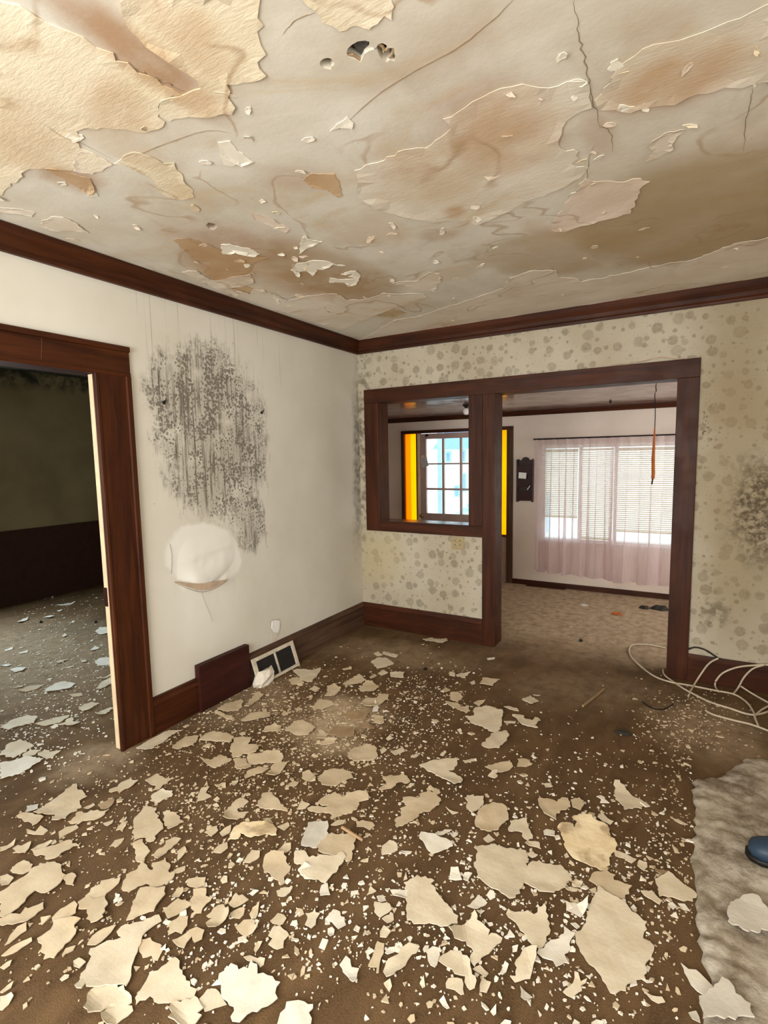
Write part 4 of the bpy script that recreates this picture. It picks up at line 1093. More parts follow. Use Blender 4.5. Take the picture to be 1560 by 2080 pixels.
o = MB().tube([p0, p0.lerp(p1, .5) + Vector((.003, 0, .002)), p1], .008, 6).build('wooden_stick', 'stick'); tag(o, 'thin pale wooden stick lying alone before the wide opening', 'stick')
p0, p1 = pix(694, 1680, 2, .03), pix(737, 1707, 2, .008)
o = MB().tube([p0, p1], .006, 6).build('twig', 'stick'); tag(o, 'short brown twig lying beside the grey slab pile', 'stick')
for px, py, lab in ((864, 1361, 'tiny black lump on the carpet before the corner'), (1180, 1303, 'tiny black lump inside the wide opening'), (83, 1265, 'small black lump on the left room floor'), (194, 1265, 'black chip near the pale doorway strip')):
    p = pix(px, py, 2, 0)
    MBo = MB().lathe([(.004, .0), (.014, .004), (.016, .012), (.009, .02), (.002, .022)], p, 2, 7).build('debris_lump', 'black', None, 0, False, p); tag(MBo, lab, 'debris')
# scraps on the porch floor
for px, py, w, h, mat, lab in ((1340, 1238, .10, .05, 'grille_dark', 'dark crumpled scrap by the right post on the porch floor'), (1308, 1236, .07, .04, 'grille_dark', 'small dark crumpled scrap on the porch floor'),
                               (1254, 1248, .07, .02, 'orange', 'rusty orange scrap on the porch floor'), (1186, 1230, .07, .02, 'f_g', 'pale bent scrap near the middle of the porch floor'),
                               (1265, 1490, .06, .02, 'grille_dark', 'dark dried leaf on the carpet at the right')):
    p = pix(px, py, 2, 0); v = []; n = 9
    for i in range(n):
        a = 2 * math.pi * i / n
        v.append((p.x + w * math.cos(a) * rng.uniform(.6, 1), p.y + w * .6 * math.sin(a) * rng.uniform(.6, 1), rng.uniform(.001, .004)))
    v += [(p.x + (q[0] - p.x) * .6 + rng.uniform(-.01, .01), p.y + (q[1] - p.y) * .6, h * rng.uniform(.5, 1)) for q in v[:n]]
    v.append((p.x, p.y, h * .7))
    F = [(i, (i + 1) % n, n + (i + 1) % n, n + i) for i in range(n)] + [(n + i, n + (i + 1) % n, 2 * n) for i in range(n)] + [tuple(range(n - 1, -1, -1))]
    o = mk('crumpled_scrap', v, F, mat, None, False, (p.x, p.y, 0)); tag(o, lab, 'debris')
# dark blue shoe at the right edge
c = Vector((.37, 2.275, 0)); ang = math.radians(8)
sh = empty('shoe', c); tag(sh, 'dark blue rounded shoe toe at the right edge on grey debris', 'shoe')
def shoe_outline(s):
    return [(-.135, 0), (-.128, .028), (-.10, .046), (-.05, .052), (.02, .046), (.09, .042), (.135, .034), (.15, 0), (.135, -.034), (.09, -.042), (.02, -.046), (-.05, -.052), (-.10, -.046), (-.128, -.028)]
def ring(s, z, dx=0.0, sy=1.0):
    out = []
    for x, y in shoe_outline(1):
        X, Y = (x + dx) * s, y * s * sy
        out.append((c.x + X * math.cos(ang) - Y * math.sin(ang), c.y + X * math.sin(ang) + Y * math.cos(ang), z))
    return out
def stack(nm, rings, mat):
    n = len(rings[0]); v = [q for r_ in rings for q in r_]
    f = [(i * n + k, i * n + (k + 1) % n, (i + 1) * n + (k + 1) % n, (i + 1) * n + k) for i in range(len(rings) - 1) for k in range(n)]
    f += [tuple(range(n - 1, -1, -1)), tuple((len(rings) - 1) * n + k for k in range(n))]
    mb = MB().add(v, f); return mb.build(nm, mat, sh, 0, True)
stack('sole', [ring(1.0, .026), ring(1.05, .032), ring(1.05, .044), ring(1.0, .048)], 'black')
stack('upper', [ring(.98, .048), ring(.99, .066), ring(.95, .086, .004), ring(.80, .102, .025, .9), ring(.55, .11, .06, .75)], 'blue')

stack('lining', [ring(.50, .108, .075, .72), ring(.50, .1115, .075, .72)], 'black')
for k in range(4):
    x_ = -.045 + k * .02
    q = [Vector((c.x + x_ * math.cos(ang) - y_ * math.sin(ang), c.y + x_ * math.sin(ang) + y_ * math.cos(ang), z_)) for y_, z_ in ((-.025, .1 + k * .003), (0, .108 + k * .002), (.025, .1 + k * .003))]
    MB().tube(spline(q, 3), .0025, 5).build('lace', 'cable_dark', sh)

# ------------------------------------------------------------------ grey drift of crumbled plaster
lb = [pix(x, y, 2, 0) for x, y in ((1411, 1585), (1408, 1615), (1412, 1650), (1408, 1685), (1412, 1720), (1401, 1745), (1412, 1780), (1416, 1826), (1412, 1867), (1416, 1913), (1424, 1954), (1445, 1990), (1420, 2038), (1428, 2085))]
tb = [pix(x, y, 2, 0) for x, y in ((1560, 1546), (1519, 1543), (1483, 1566), (1455, 1582))]
poly = [(p.x, p.y) for p in tb] + [(p.x, p.y) for p in lb] + [(.09, 1.2), (.95, 1.2), (.95, 3.2)]
poly = rag(poly, .03, .012, rng)
v, f, bd = sheet(poly, .017); onb = {a for e in bd for a in e}
zt = []
for i, p in enumerate(v):
    h = .016 + .010 * mnoise.noise((p.x * 6, p.y * 6, 3)) + .010 * max(0, mnoise.noise((p.x * 17, p.y * 17, 7))) + .009 * mnoise.noise((p.x * 34, p.y * 34, 9))
    d = min((p - Vector(q)).length for q in poly[::2])
    h *= min(1, .25 + d / .06)
    zt.append(.003 if i in onb else max(.004, h))
V, F = slab(v, f, bd, zt, [.0005] * len(v))
o = mk('plaster_drift', V, F, 'debris', None, True)
tag(o, 'pale grey drift of crumbled plaster along the right edge of the carpet', 'debris', kind='stuff')

# ------------------------------------------------------------------ fallen plaster flakes
AREA = {'A': 'on the carpet just inside the doorway casing', 'B': 'at the lower left of the carpet', 'C': 'around the grey slab pile in mid floor', 'D': 'on the carpet near the white cluster',
        'E': 'around the round tan flake in mid floor', 'F': 'around the crumpled flakes at the bottom centre', 'G': 'between the oval sheet and the grey drift', 'H': 'beside the largest sheet at the lower right',
        'I': 'on the floor of the left room', 'J': 'in front of the brown board', 'K': 'between the vent grille and the dusty patch', 'L': 'on the carpet before the centre post'}
FLAKES = '''
A|t|large triangular cream plaster flake beside the dark doorway, pointing up|540,235 575,205 605,200 612,240 660,265 690,300 650,320 632,350 645,385 560,430 520,480 410,505 440,455 350,450 265,435 350,380 430,320
A|t|round-ended oblong cream flake lying right of the big triangular flake|865,245 930,225 960,190 1040,160 1095,190 1060,220 990,240 945,280 930,255 880,270
A|t|pointed cream flake directly above the bright blocky flake, near the doorway|1150,185 1200,150 1240,125 1310,160 1380,155 1300,205 1265,245 1210,262 1230,215 1180,200
A|c|bright blocky cream flake between doorway and the mitten-shaped flake|1195,300 1290,240 1310,255 1368,262 1360,300 1290,330 1235,357 1212,320
A|d|dull brown-grey chip just right of the triangular flake|775,365 860,330 905,320 900,355 860,395 800,405
A|t|broad mitten-shaped cream flake on the left carpet, cluster beside it|1055,500 1100,440 1155,380 1235,395 1235,440 1270,500 1295,560 1225,620 1220,655 1160,660 1145,630 1055,655
A|t|ragged cream flake touching the right side of the mitten-shaped flake|1290,430 1345,418 1400,450 1455,505 1410,535 1380,550 1340,570 1300,520
A|t||665,400 740,358 752,372 700,405
A|t|long ragged cream flake right below the big triangular flake|550,520 620,440 690,440 720,420 790,430 865,410 830,450 740,495 660,500 620,525
A|t||465,580 520,545 600,525 622,550 520,600 470,640
A|t||210,575 280,580 320,540 380,570 345,600 290,600 215,598
A|g|small grey square chip left of the big triangular flake|205,430 212,375 305,360 300,395
A|t|curved cream flake tucked under the triangular flake's left tip|130,470 170,445 260,435 345,465 320,495 255,535 240,510 180,490
A|t||0,705 60,690 125,655 110,690 40,725 0,735
A|t||100,715 140,690 170,695 245,665 230,715 200,748 100,752 130,735
A|t||245,730 300,690 350,675 400,655 420,665 360,710 290,730
A|t|long saw-edged cream flake above the huge sheet at the left edge|255,740 370,715 470,680 555,650 570,680 620,690 520,735 470,780 370,810 345,770 290,780
A|t||815,520 900,490 890,520 850,540
A|t||930,540 965,512 1000,530 970,578
A|t||875,690 910,645 985,630 960,670 930,695
A|t|knobbly cream flake directly below the mitten-shaped flake|1055,700 1130,655 1150,690 1190,735 1160,770 1145,820 1085,822 1080,765
A|t|slanting cream strip flake right of the knobbly flake|1225,790 1240,735 1290,710 1310,660 1380,625 1435,640 1380,690 1320,750 1280,780 1250,810
A|t||1400,740 1460,700 1478,730 1440,780 1410,810
A|t|huge cream plaster sheet reaching the left edge of the picture|0,1065 90,1000 190,945 235,890 330,840 400,825 470,840 490,890 520,930 480,990 420,1035 355,1069 280,1049 235,1084 200,1139 150,1184 90,1229 30,1264 0,1259
A|t|cream flake resting against the top of the huge left-edge sheet|80,890 130,840 190,812 260,840 245,885 180,920 100,910
A|t||0,940 60,920 110,950 70,1000 10,1020
A|t|small cream flake at the right tip of the huge left-edge sheet|500,940 570,910 605,935 575,1005 520,1000
A|t|wide creased cream flake right of the huge left-edge sheet|960,1030 1000,930 1080,890 1130,825 1165,850 1205,890 1205,830 1270,815 1310,800 1340,830 1345,910 1385,905 1370,950 1290,1000 1215,1025 1160,990 1100,1010 1020,1060
A|t|cream flake between the huge left-edge sheet and the wide creased flake|675,1090 720,1030 790,1000 800,970 880,955 955,945 940,990 880,1040 830,1090 760,1150 700,1110
A|t||1350,905 1400,870 1470,850 1465,885 1410,905 1360,915
B|t|cream flake on the upper edge of the ruffled pile at lower left|410,250 480,180 590,120 615,150 600,215 540,245 480,265 415,275
B|t|broken cream flake forming the right half of the ruffled pile at lower left|615,130 690,80 760,100 830,80 850,130 830,200 820,280 770,300 720,300 700,230 690,180 620,180
B|t|large ruffled cream flake at lower left with a bright lower tip|295,420 330,400 400,350 420,280 480,265 560,255 640,270 590,310 600,380 560,430 500,490 430,570 345,580 360,540 320,520 330,460
B|t|smooth four-sided cream flake above the largest lower-left sheet|1000,275 1040,180 1080,80 1110,20 1160,10 1250,20 1310,10 1310,70 1260,130 1220,200 1140,220 1060,260
B|c|largest creased cream sheet at lower left, with an upper right arm|925,370 960,330 1100,290 1260,235 1280,280 1200,330 1130,400 1095,490 1060,600 1040,680 1000,800 930,790 840,800 720,830 680,800 650,850 595,830 640,760 690,640 725,560 715,500 830,450 970,410
B|t|narrow cream flake beside the upper left of the largest lower-left sheet|690,470 730,400 820,340 920,315 880,370 840,410 760,470
B|t|fan-shaped cream flake touching the right side of the largest lower-left sheet|1100,460 1120,425 1190,405 1230,440 1275,455 1290,500 1250,580 1210,580 1200,540 1130,560 1100,510
B|c|large pointed cream sheet in the foreground, left of the white cluster|1070,880 1130,790 1180,700 1280,640 1385,565 1420,630 1475,750 1560,820 1540,870 1440,900 1340,920 1220,915 1190,870 1075,940
B|c|folded cream sheet below the largest lower-left sheet|715,830 800,750 875,695 935,810 980,795 1020,850 1045,920 1000,950 870,945 800,1000 700,1050 665,1010 690,930
B|c|cream flake below the folded sheet at the bottom edge|800,1040 860,950 960,920 1045,945 1055,985 970,1050 920,1092 850,1130 810,1092
B|c|curled cream sheet overlapping the big white cluster at the bottom|1335,1090 1365,1020 1355,930 1430,925 1540,870 1580,920 1610,975 1560,1010 1600,1050 1560,1100 1450,1120
B|t|cream flake with raised straight edge above the torn strip, lower left|1300,200 1330,160 1410,95 1460,115 1520,150 1440,200 1420,215 1330,260
B|t||1330,390 1340,300 1420,240 1490,240 1485,310 1440,380 1390,360
B|t|torn cream strip with notched lower edge right of the fan-shaped flake|1365,440 1440,400 1500,350 1560,325 1620,350 1600,420 1540,450 1520,400 1480,450 1460,497 1410,485
B|c||580,600 625,570 680,605 630,655 585,640
B|t||490,540 520,490 600,465 580,500 520,530 500,565
B|c|pale flake cut by the left edge near the bottom corner|0,870 90,845 108,870 70,930 20,975 0,975
B|t||0,640 50,600 95,585 80,630 30,655
B|t||10,550 90,480 170,440 250,415 255,440 180,480 100,530 40,550
B|t|ragged cream flake under the huge left-edge sheet|0,310 0,265 80,225 160,225 200,170 260,165 345,130 345,180 280,230 220,270 150,290 60,305
B|t||35,470 80,390 140,320 210,290 210,350 140,400 80,450
B|t||1360,85 1400,30 1450,10 1455,45 1420,85 1380,95
B|c||475,740 510,705 550,710 545,745 490,755
B|t||0,850 50,800 110,765 90,810 20,850
C|t|smooth rounded tan flake in mid floor below the dusty patch|960,165 970,135 1010,95 1090,80 1170,90 1225,110 1235,150 1165,180 1110,215 1020,215 990,215
C|t|wide ragged cream flake mid floor with a tiny white chip on it|875,395 910,380 1030,385 1050,370 990,375 965,350 1000,310 1100,270 1150,310 1200,280 1260,270 1340,275 1360,330 1280,345 1275,385 1230,430 1160,440 1070,485 1060,440 1000,425 900,418
C|t|triangular crumbly cream flake, mid floor, with notched top|465,385 500,330 520,280 575,265 620,310 660,350 720,420 640,405 570,400 540,405
C|t|S-shaped broken cream flake left of the crumbly triangle|205,490 220,420 270,380 310,330 370,310 410,345 370,380 320,400 330,430 410,425 370,470 240,497
C|t||60,585 110,555 160,535 168,575 115,620
C|t||180,590 220,555 270,535 260,590 205,625
C|s|long cream flake with a dark grey mould smudge on it|245,655 280,585 310,545 370,510 440,508 560,510 600,530 635,570 630,615 570,605 490,620 430,630 345,600 330,640
C|t||635,545 720,512 733,540 695,580
C|t||130,735 180,690 240,668 245,715 190,755 135,750
C|t||365,820 430,725 500,730 495,780 420,825
C|t|lumpy many-lobed cream flake left of the grey slab pile|520,855 530,800 570,765 640,755 690,755 705,820 745,860 735,895 705,920 695,985 665,1005 640,965 590,940 580,910 530,905
C|t||630,740 690,680 745,670 745,715 700,745
C|g|flat pale grey slab with straight edges on the centre pile|825,690 880,510 1035,510 1040,600 1010,640 950,710 860,700
C|t|pinkish cream flake lying over the right of the grey slab|950,640 1030,600 1150,600 1260,610 1255,660 1210,820 1160,800 1180,760 1080,770 960,740 950,700
C|c|rounded cream flake with pointed bottom, lowest of the grey slab pile|780,745 850,740 890,790 1000,770 1080,775 1150,745 1180,790 1120,880 1040,960 1020,990 960,960 870,950 800,880 850,840 770,830
C|w|small white piece on the lower left of the grey slab pile|800,890 850,835 920,870 905,925 930,960 850,955
C|t||1260,510 1310,495 1390,510 1410,535 1370,572 1320,545 1265,545
C|t||1060,535 1110,495 1180,490 1165,520 1100,540
C|c||1465,760 1465,690 1525,645 1580,670 1590,720 1530,750
C|t||1470,160 1520,145 1560,140 1640,120 1690,180 1670,195 1600,190 1540,235 1440,250 1500,210
C|c||630,1050 690,1020 760,1020 740,1060 700,1090 640,1085
C|w||970,1060 985,1010 1035,990 1045,1050 1055,1085 985,1090
C|t||0,945 70,950 60,1010 0,1030 -80,1000 -75,960
C|t||0,340 10,290 35,240 100,235 70,275 115,305 60,330
C|t||725,205 760,180 805,195 785,220 740,222
C|t||830,160 835,115 890,100 935,140 885,190
C|t||240,790 260,755 285,770 250,805
C|c||185,960 210,925 240,930 240,975 200,985
C|c||1345,1080 1375,1015 1420,1050
C|t||790,400 830,330 895,370 860,395
C|t||1295,815 1310,800 1360,795 1355,820
C|t||270,200 280,180 330,175 300,225
C|t||140,225 200,195 220,195 180,228
D|t||-30,30 40,20 75,25 70,80 125,95 80,140 45,180 35,215 -10,215 -50,150
D|t|cream flake with rounded top left of the torn curled flakes, lower centre-left|75,240 130,180 210,145 225,175 255,230 230,290 150,345 90,360 70,300 130,250
D|t||250,140 310,60 330,80 360,70 410,110 350,150 290,175
D|t||260,210 300,185 375,165 370,220 340,250 270,235
D|t||415,215 440,165 495,135 485,190 465,250 430,250
D|t||580,270 640,210 690,225 710,260 680,300 600,290
D|t|crumpled tan flake with an inner hole, above the white cluster|305,320 370,265 455,265 460,310 500,330 470,370 410,385 375,410 340,370
D|c|mushroom-shaped cream flake upper right of the white cluster|565,395 600,330 660,315 715,360 730,385 690,430 685,490 635,500 565,460 600,410
D|c|small leaf-shaped pale flake, left of two on the bare lower-centre carpet|855,305 875,260 860,215 920,205 935,180 940,210 975,215 945,260 940,310 905,340 890,325
D|w|small knobbly white flake right of the leaf-shaped flake|1015,260 1060,210 1080,185 1135,205 1140,240 1170,250 1180,310 1120,350 1090,310 1070,285
D|w||1035,340 1070,325 1090,350 1085,385 1055,410 1035,375
D|w|big many-lobed white plaster cluster at the bottom, left of centre|165,760 175,700 230,670 270,620 320,640 330,670 375,645 405,660 430,590 480,660 480,705 560,715 660,770 630,810 640,900 560,960 480,1010 400,1030 340,1092 280,1080 290,960 240,920 190,830
D|c|small pale flake touching the top of the big white cluster|370,575 420,548 480,565 500,555 540,570 530,615 500,635 460,590 400,590
D|c|smooth cream flake leaning on the left side of the white cluster|15,890 80,815 150,810 190,860 235,930 140,960 60,990
D|w|brightest white flat flake cut by the bottom edge|640,1080 660,1010 710,930 760,920 850,920 920,945 920,970 885,1000 910,1050 900,1110 700,1130 630,1110
D|w|pale narrow flake pointing down, alone in the bottom centre|1130,620 1180,550 1215,580 1225,640 1285,650 1260,760 1235,775 1180,700
D|t|narrow upright tan flake, left of the long slanting pale strip|1355,630 1400,520 1430,435 1485,455 1480,530 1450,600 1440,690 1420,690 1425,640 1370,640
D|c|long slanting pale strip flake at the bottom centre|1475,680 1500,600 1560,560 1640,480 1680,455 1765,480 1740,530 1670,590 1620,660 1560,715 1500,740
D|c||1480,770 1530,740 1545,800 1525,840 1490,790
D|c|neat five-sided pale flake left of the large wedge sheet|1405,130 1525,140 1545,185 1490,225 1450,250 1405,205
D|c||1450,370 1480,320 1535,365 1500,410 1450,405
D|c||1465,250 1500,225 1555,205 1560,260 1510,290
D|w||1240,345 1260,305 1295,325 1280,360
D|c||1325,370 1360,345 1380,370 1355,400
D|t||450,500 480,435 520,450 465,525
D|w||1490,530 1520,485 1570,480 1610,495 1560,520 1510,545
D|w||1340,510 1385,495 1405,520 1345,555
D|w||415,60 450,30 490,50 440,75
D|w||745,430 755,405 790,430 750,445
D|w||1325,1050 1335,1025 1365,1060 1330,1070
E|c|boot-shaped pale flake in mid floor, toe pointing lower right|200,50 280,25 400,5 490,5 505,40 480,80 430,95 530,150 540,190 480,220 370,150 260,95
E|t|flat tan flake with straight top, right of the boot-shaped flake|720,65 800,40 920,25 945,70 900,100 830,110 770,90
E|t|small tan wedge flake right of the straight-topped tan flake|975,65 980,5 1050,5 1100,50 1050,65
E|t|long winding tan flake in mid floor left of the square pale flake|5,500 60,450 50,400 110,375 60,345 70,310 130,305 190,320 210,280 280,265 340,275 370,320 360,370 290,420 200,440 200,460 110,520 25,560
E|t||270,235 290,220 370,270 350,285
E|c|square pale flake touching the round tan flake|575,370 580,295 640,305 710,305 712,350 680,400 620,430 585,400
E|t|nearly round tan flake in the middle right of the floor|640,500 660,440 720,375 790,350 860,365 900,410 908,470 880,510 830,570 770,592 690,580 650,545
E|c|blunt hook-shaped flake right of the round tan flake|910,580 920,500 1055,490 1080,580 1100,640 1060,655 1015,620 1020,595 960,580
E|w|angular pale flake left of the largest shield-shaped sheet|200,620 215,590 300,600 380,635 440,655 468,700 400,725 300,770 260,720 240,680
E|c||708,630 750,595 798,640 745,665
E|c|large shield-shaped cream sheet below the round tan flake|635,705 700,692 800,680 870,710 1000,725 1045,735 1055,800 1055,880 1030,980 1015,1030 965,1120 915,1132 880,1100 770,1030 720,990 655,945 660,900 635,850 650,790 665,750
E|c|broad cream flake joined to the right of the shield-shaped sheet|1045,880 1080,830 1150,810 1210,840 1320,845 1380,900 1410,960 1330,1030 1240,1065 1150,1060 1030,985 1030,930
E|t|two-lobed pale flake with a downward spike, above the stained oval sheet|1150,300 1190,325 1260,330 1295,350 1330,315 1380,320 1400,380 1290,435 1285,500 1230,465 1190,450 1155,385
E|t||1400,330 1470,310 1510,355 1480,410 1415,385
E|s|large oval tan-stained sheet in the right half of the floor|1295,545 1325,510 1400,515 1440,560 1450,500 1410,470 1470,445 1565,460 1600,500 1694,545 1714,610 1769,680 1739,745 1704,790 1699,885 1634,890 1560,855 1470,815 1400,770 1355,705 1340,640
E|c||1040,690 1060,655 1150,665 1165,720 1110,700
E|c||1055,760 1100,740 1140,780 1095,790
E|w||435,960 450,880 510,880 540,965 490,970
E|w||550,965 560,905 620,905 590,970
E|c||1410,1000 1440,950 1500,985 1480,1020
E|c||1340,1030 1400,1015 1460,1030 1450,1050 1370,1045
E|w||45,755 60,730 145,738 130,755
E|w||440,605 490,585 510,600 470,625
E|c||410,400 470,420 512,430 465,445
E|c||745,140 780,105 825,140 800,160
E|c||1185,205 1240,200 1258,225 1200,238
E|w||1185,580 1210,565 1275,580 1275,625 1190,610
E|w||330,600 400,560 460,575 350,610
E|c||115,220 130,195 165,200 130,230
F|c|large wedge-shaped cream sheet with straight left edge, bottom centre|80,-30 130,-55 185,-89 215,-70 250,-80 320,-45 290,-20 400,125 460,180 510,240 505,300 430,320 340,305 280,290 190,300 105,272 95,180 105,60
F|w|small rolled white curl touching the left of the wedge-shaped sheet|-30,50 20,35 100,30 118,60 105,100 20,95
F|w|small pale triangular flake right of the wedge-shaped sheet|580,160 640,105 675,65 740,130 720,150 665,180
F|c|crumpled upright cream flake below the wedge-shaped sheet|435,390 560,310 640,230 660,290 760,360 745,400 810,385 860,415 800,480 720,550 640,640 600,590 630,520 570,440 480,460 465,410
F|c|horned cream flake with two upper points, left of the largest sheet|890,220 905,185 960,210 1060,200 1110,230 1190,155 1225,240 1235,380 1180,490 1150,500 1090,460 1000,350
F|w|jagged pale flake wedged between the horned flake and largest sheet|1135,540 1200,470 1280,430 1350,360 1345,320 1440,380 1400,430 1400,500 1350,540 1390,620 1330,630 1285,655 1260,600 1180,580
F|c|half-rolled tan flake below the horned flake|920,715 965,720 975,650 970,590 1000,560 1030,500 1090,495 1135,540 1130,600 1100,680 1080,745 1000,755 960,765
F|w||265,540 270,500 310,475 360,485 365,540 350,590 325,645 290,620 270,580
F|c|hooked pale flake left of the half-rolled tan flake|355,590 390,540 450,505 530,510 580,560 605,640 620,720 655,800 640,840 580,800 565,710 480,690 430,640
F|c||410,770 430,735 540,735 555,850 530,855 480,815 415,800
F|c||680,780 705,720 770,765 735,840 680,830
F|c||625,655 685,625 750,690 725,722
F|g||1000,800 1060,850 1100,880 1040,905 1005,880
F|w||840,690 880,615 910,635 890,680 860,705
F|c|small branching pale flake under the left of the largest sheet|1340,840 1390,800 1420,770 1430,690 1460,700 1480,760 1530,740 1520,770 1480,790 1490,830 1410,885
F|w||940,525 940,480 985,480 975,525
F|w||360,900 395,875 440,965 420,970
F|w|pale rolled-edge flake against the upper left of the largest sheet|1365,190 1360,140 1450,135 1535,150 1535,190 1480,240 1420,205
F|c||205,765 235,735 248,790 225,800
F|w||765,990 810,950 810,1010 790,1020
F|w||845,1090 880,1060 930,1080 920,1110 850,1110
F|w||1400,310 1440,290 1475,320 1450,340
F|w||1415,1090 1430,1055 1475,1085 1450,1110
F|w||655,215 690,195 720,195 690,222
F|w||20,160 40,125 60,140 45,170
F|w||105,405 130,390 148,405 130,440
G|c|kite-shaped pale flake at the right of the floor, apart from others|340,265 345,195 385,200 470,285 585,350 560,400 500,390 425,415 390,355 350,320
G|c|thin pale flake on the right side of the stained oval sheet|345,725 380,735 460,770 520,800 480,830 420,790 350,770
G|c||525,850 540,805 600,825 605,860 580,890
G|t|pinkish flake overlapping the top of the largest sheet|140,965 180,905 280,890 350,930 340,970 400,990 480,1030 460,1080 400,1110 320,1090 250,1040 190,995
G|c|pale wedge flake next to the grey debris drift|665,960 770,905 830,950 890,1000 1000,1085 965,1135 850,1120 800,1100 700,1095 690,1020
G|c|narrow pale flake on the left of the wedge by the debris drift|550,1060 640,1050 670,1085 720,1130 700,1160 640,1120 580,1090
G|c||210,470 240,430 290,480 335,510 310,530 250,500
G|w||200,305 240,298 270,315 250,335
G|c||800,480 850,480 925,520 880,520
G|c||5,1000 30,970 95,980 70,1015 20,1015
G|d||655,860 690,880 780,890 720,920 670,895
H|c|largest cream plaster sheet, broad and jagged, at lower right|220,15 300,70 400,122 480,210 600,295 580,360 570,415 660,475 640,540 600,600 590,740 520,740 450,770 435,830 350,858 310,845 210,680 100,550 40,450 35,390 100,310 160,130
H|w|bluish white sliver at the edge of the grey debris drift|870,610 930,660 990,665 1060,730 1150,820 1080,880 1000,830 950,780 920,720
H|g|smooth grey slab lying on the debris drift, right edge|1240,220 1300,160 1390,130 1480,150 1560,250 1600,400 1400,420 1240,330
H|g|broad grey-cream slab in the bottom right corner|1010,935 1090,880 1190,790 1250,820 1300,920 1420,1000 1450,1110 1040,1120 1050,1040
H|c||580,845 640,870 720,880 745,920 690,930 640,905
H|w||765,145 800,130 835,160 810,190
H|w||845,130 900,135 945,190 890,180
H|w||565,735 620,740 650,765 600,760
H|w||470,165 495,145 520,175 490,195
H|w||160,1080 200,1055 265,1080 240,1110 170,1110
H|g||930,1000 990,990 1025,1080 960,1050
J|c|chunky cream flake heaped at the foot of the doorway casing|125,500 180,460 250,400 285,375 340,380 450,360 555,365 470,400 400,465 345,490 290,530 170,525
J|t|tan flake right of the flake at the casing foot|475,525 530,465 590,415 710,410 690,465 660,495 570,510 530,535
J|t|arched tan flake between the casing foot and the joined flakes|710,455 760,400 830,375 960,390 1020,430 980,485 930,460 850,460 790,455
J|t|upper left flake of the joined tan flakes below the brown board|985,520 1030,430 1170,425 1165,460 1140,490 1200,490 1245,510 1215,560 1100,570 1065,600 1005,605
J|t|broad right flake of the joined tan flakes below the brown board|1140,570 1240,560 1310,535 1410,540 1455,585 1430,650 1300,640 1150,660 1135,610
J|t||1010,615 1110,605 1170,680 1120,705 1040,705
J|t|diamond-shaped tan flake left of the joined tan flakes|720,615 810,625 900,575 1000,620 940,650 860,690 770,655
J|t||1115,785 1130,725 1230,680 1330,690 1290,720 1200,750 1120,795
J|t||1340,690 1380,655 1510,630 1470,670 1440,720 1380,775 1300,765 1345,710
J|t|crumbly tan flake lying along the foot of the brown board|875,185 930,140 1080,90 1105,110 1090,150 1050,190 960,200
J|t|tan flake by the right foot of the brown board|1110,170 1150,110 1220,35 1275,45 1250,80 1190,130 1150,170
J|t||850,225 900,215 1010,235 1005,270 975,265
J|t|long tan flake a step in front of the brown board|1080,280 1170,210 1340,205 1335,250 1240,260 1120,285
J|t||1265,365 1290,330 1390,310 1435,340 1400,360 1300,375
K|c|cream flake with upturned end right of the vent grille|410,275 470,260 590,260 650,240 655,270 600,340 575,370 490,350 450,310
K|t||375,345 450,320 500,360 510,385 400,390
K|t||565,430 600,400 650,425 610,460
K|t||690,490 720,450 710,410 780,395 835,430 780,485
K|t||855,380 960,320 1000,300 1055,355 980,385 900,390 880,430
K|t||985,430 1060,370 1110,365 1170,415 1120,450 1020,455
K|t|low pile of tan flakes with a white stub, in front of the window wall|1000,560 1060,515 1150,510 1170,475 1255,480 1250,515 1200,555 1180,570 1100,600 1050,590
K|w||1110,630 1135,540 1165,590 1160,630
K|c|pointed oval cream flake, farthest large flake toward the corner|1100,190 1160,155 1240,160 1300,205 1220,235 1150,245
K|c||1200,120 1210,100 1340,130 1320,155
K|c||1120,120 1160,100 1200,130 1160,140
K|c||1160,290 1210,260 1250,290 1190,312
K|c||1265,290 1395,280 1380,335 1270,320
K|t||1085,325 1130,300 1150,315 1100,340
K|t||595,580 640,520 740,540 775,575 680,610 620,605
K|t|small square tan flake on the edge of the dusty patch|1120,730 1130,675 1210,675 1215,730 1160,740
K|t|tent-shaped tan flake in front of the vent grille|340,795 420,730 500,710 600,760 610,775 540,840 450,840
K|t||205,780 260,740 310,750 300,795 240,800
K|t||630,840 650,780 720,830 700,870 640,875
K|d||850,670 900,620 1080,640 1050,700 930,700
K|d||720,820 760,770 850,760 960,790 950,850 830,860
K|t||635,910 720,860 800,880 780,910 660,925
K|t|rounded tan flake at the near end of the dusty patch|890,1000 960,950 1060,920 1140,950 1155,1030 1100,1060 960,1070 900,1040
K|c||1270,985 1380,945 1395,980 1310,1015
K|c||1230,870 1265,835 1298,870 1250,885
K|c||1175,970 1215,945 1240,970 1195,1005
K|t||845,250 920,238 930,250 860,262
K|t||430,600 465,585 495,605 450,625
K|t||310,650 330,620 385,640 330,665
K|d||990,730 1060,720 1140,760 1130,785 1020,770
L|c|helmet-shaped cream flake in front of the centre post|540,760 620,755 615,700 650,680 740,675 870,715 865,830 840,880 800,905 700,855 600,820
L|c|cream flake just below the helmet-shaped flake|685,1015 780,905 900,890 930,930 885,990 840,1040 750,1040
L|c|tadpole-shaped pale flake right of the helmet-shaped flake|955,745 1060,755 1065,785 1130,800 1150,770 1195,785 1160,830 1180,862 1050,840 1000,790
L|c|small diamond pale flake near the opening, right of the others|1040,615 1110,578 1190,630 1135,658
L|t||670,475 700,420 845,440 795,465 785,492
L|t||405,600 420,545 480,540 520,580 480,630 430,615
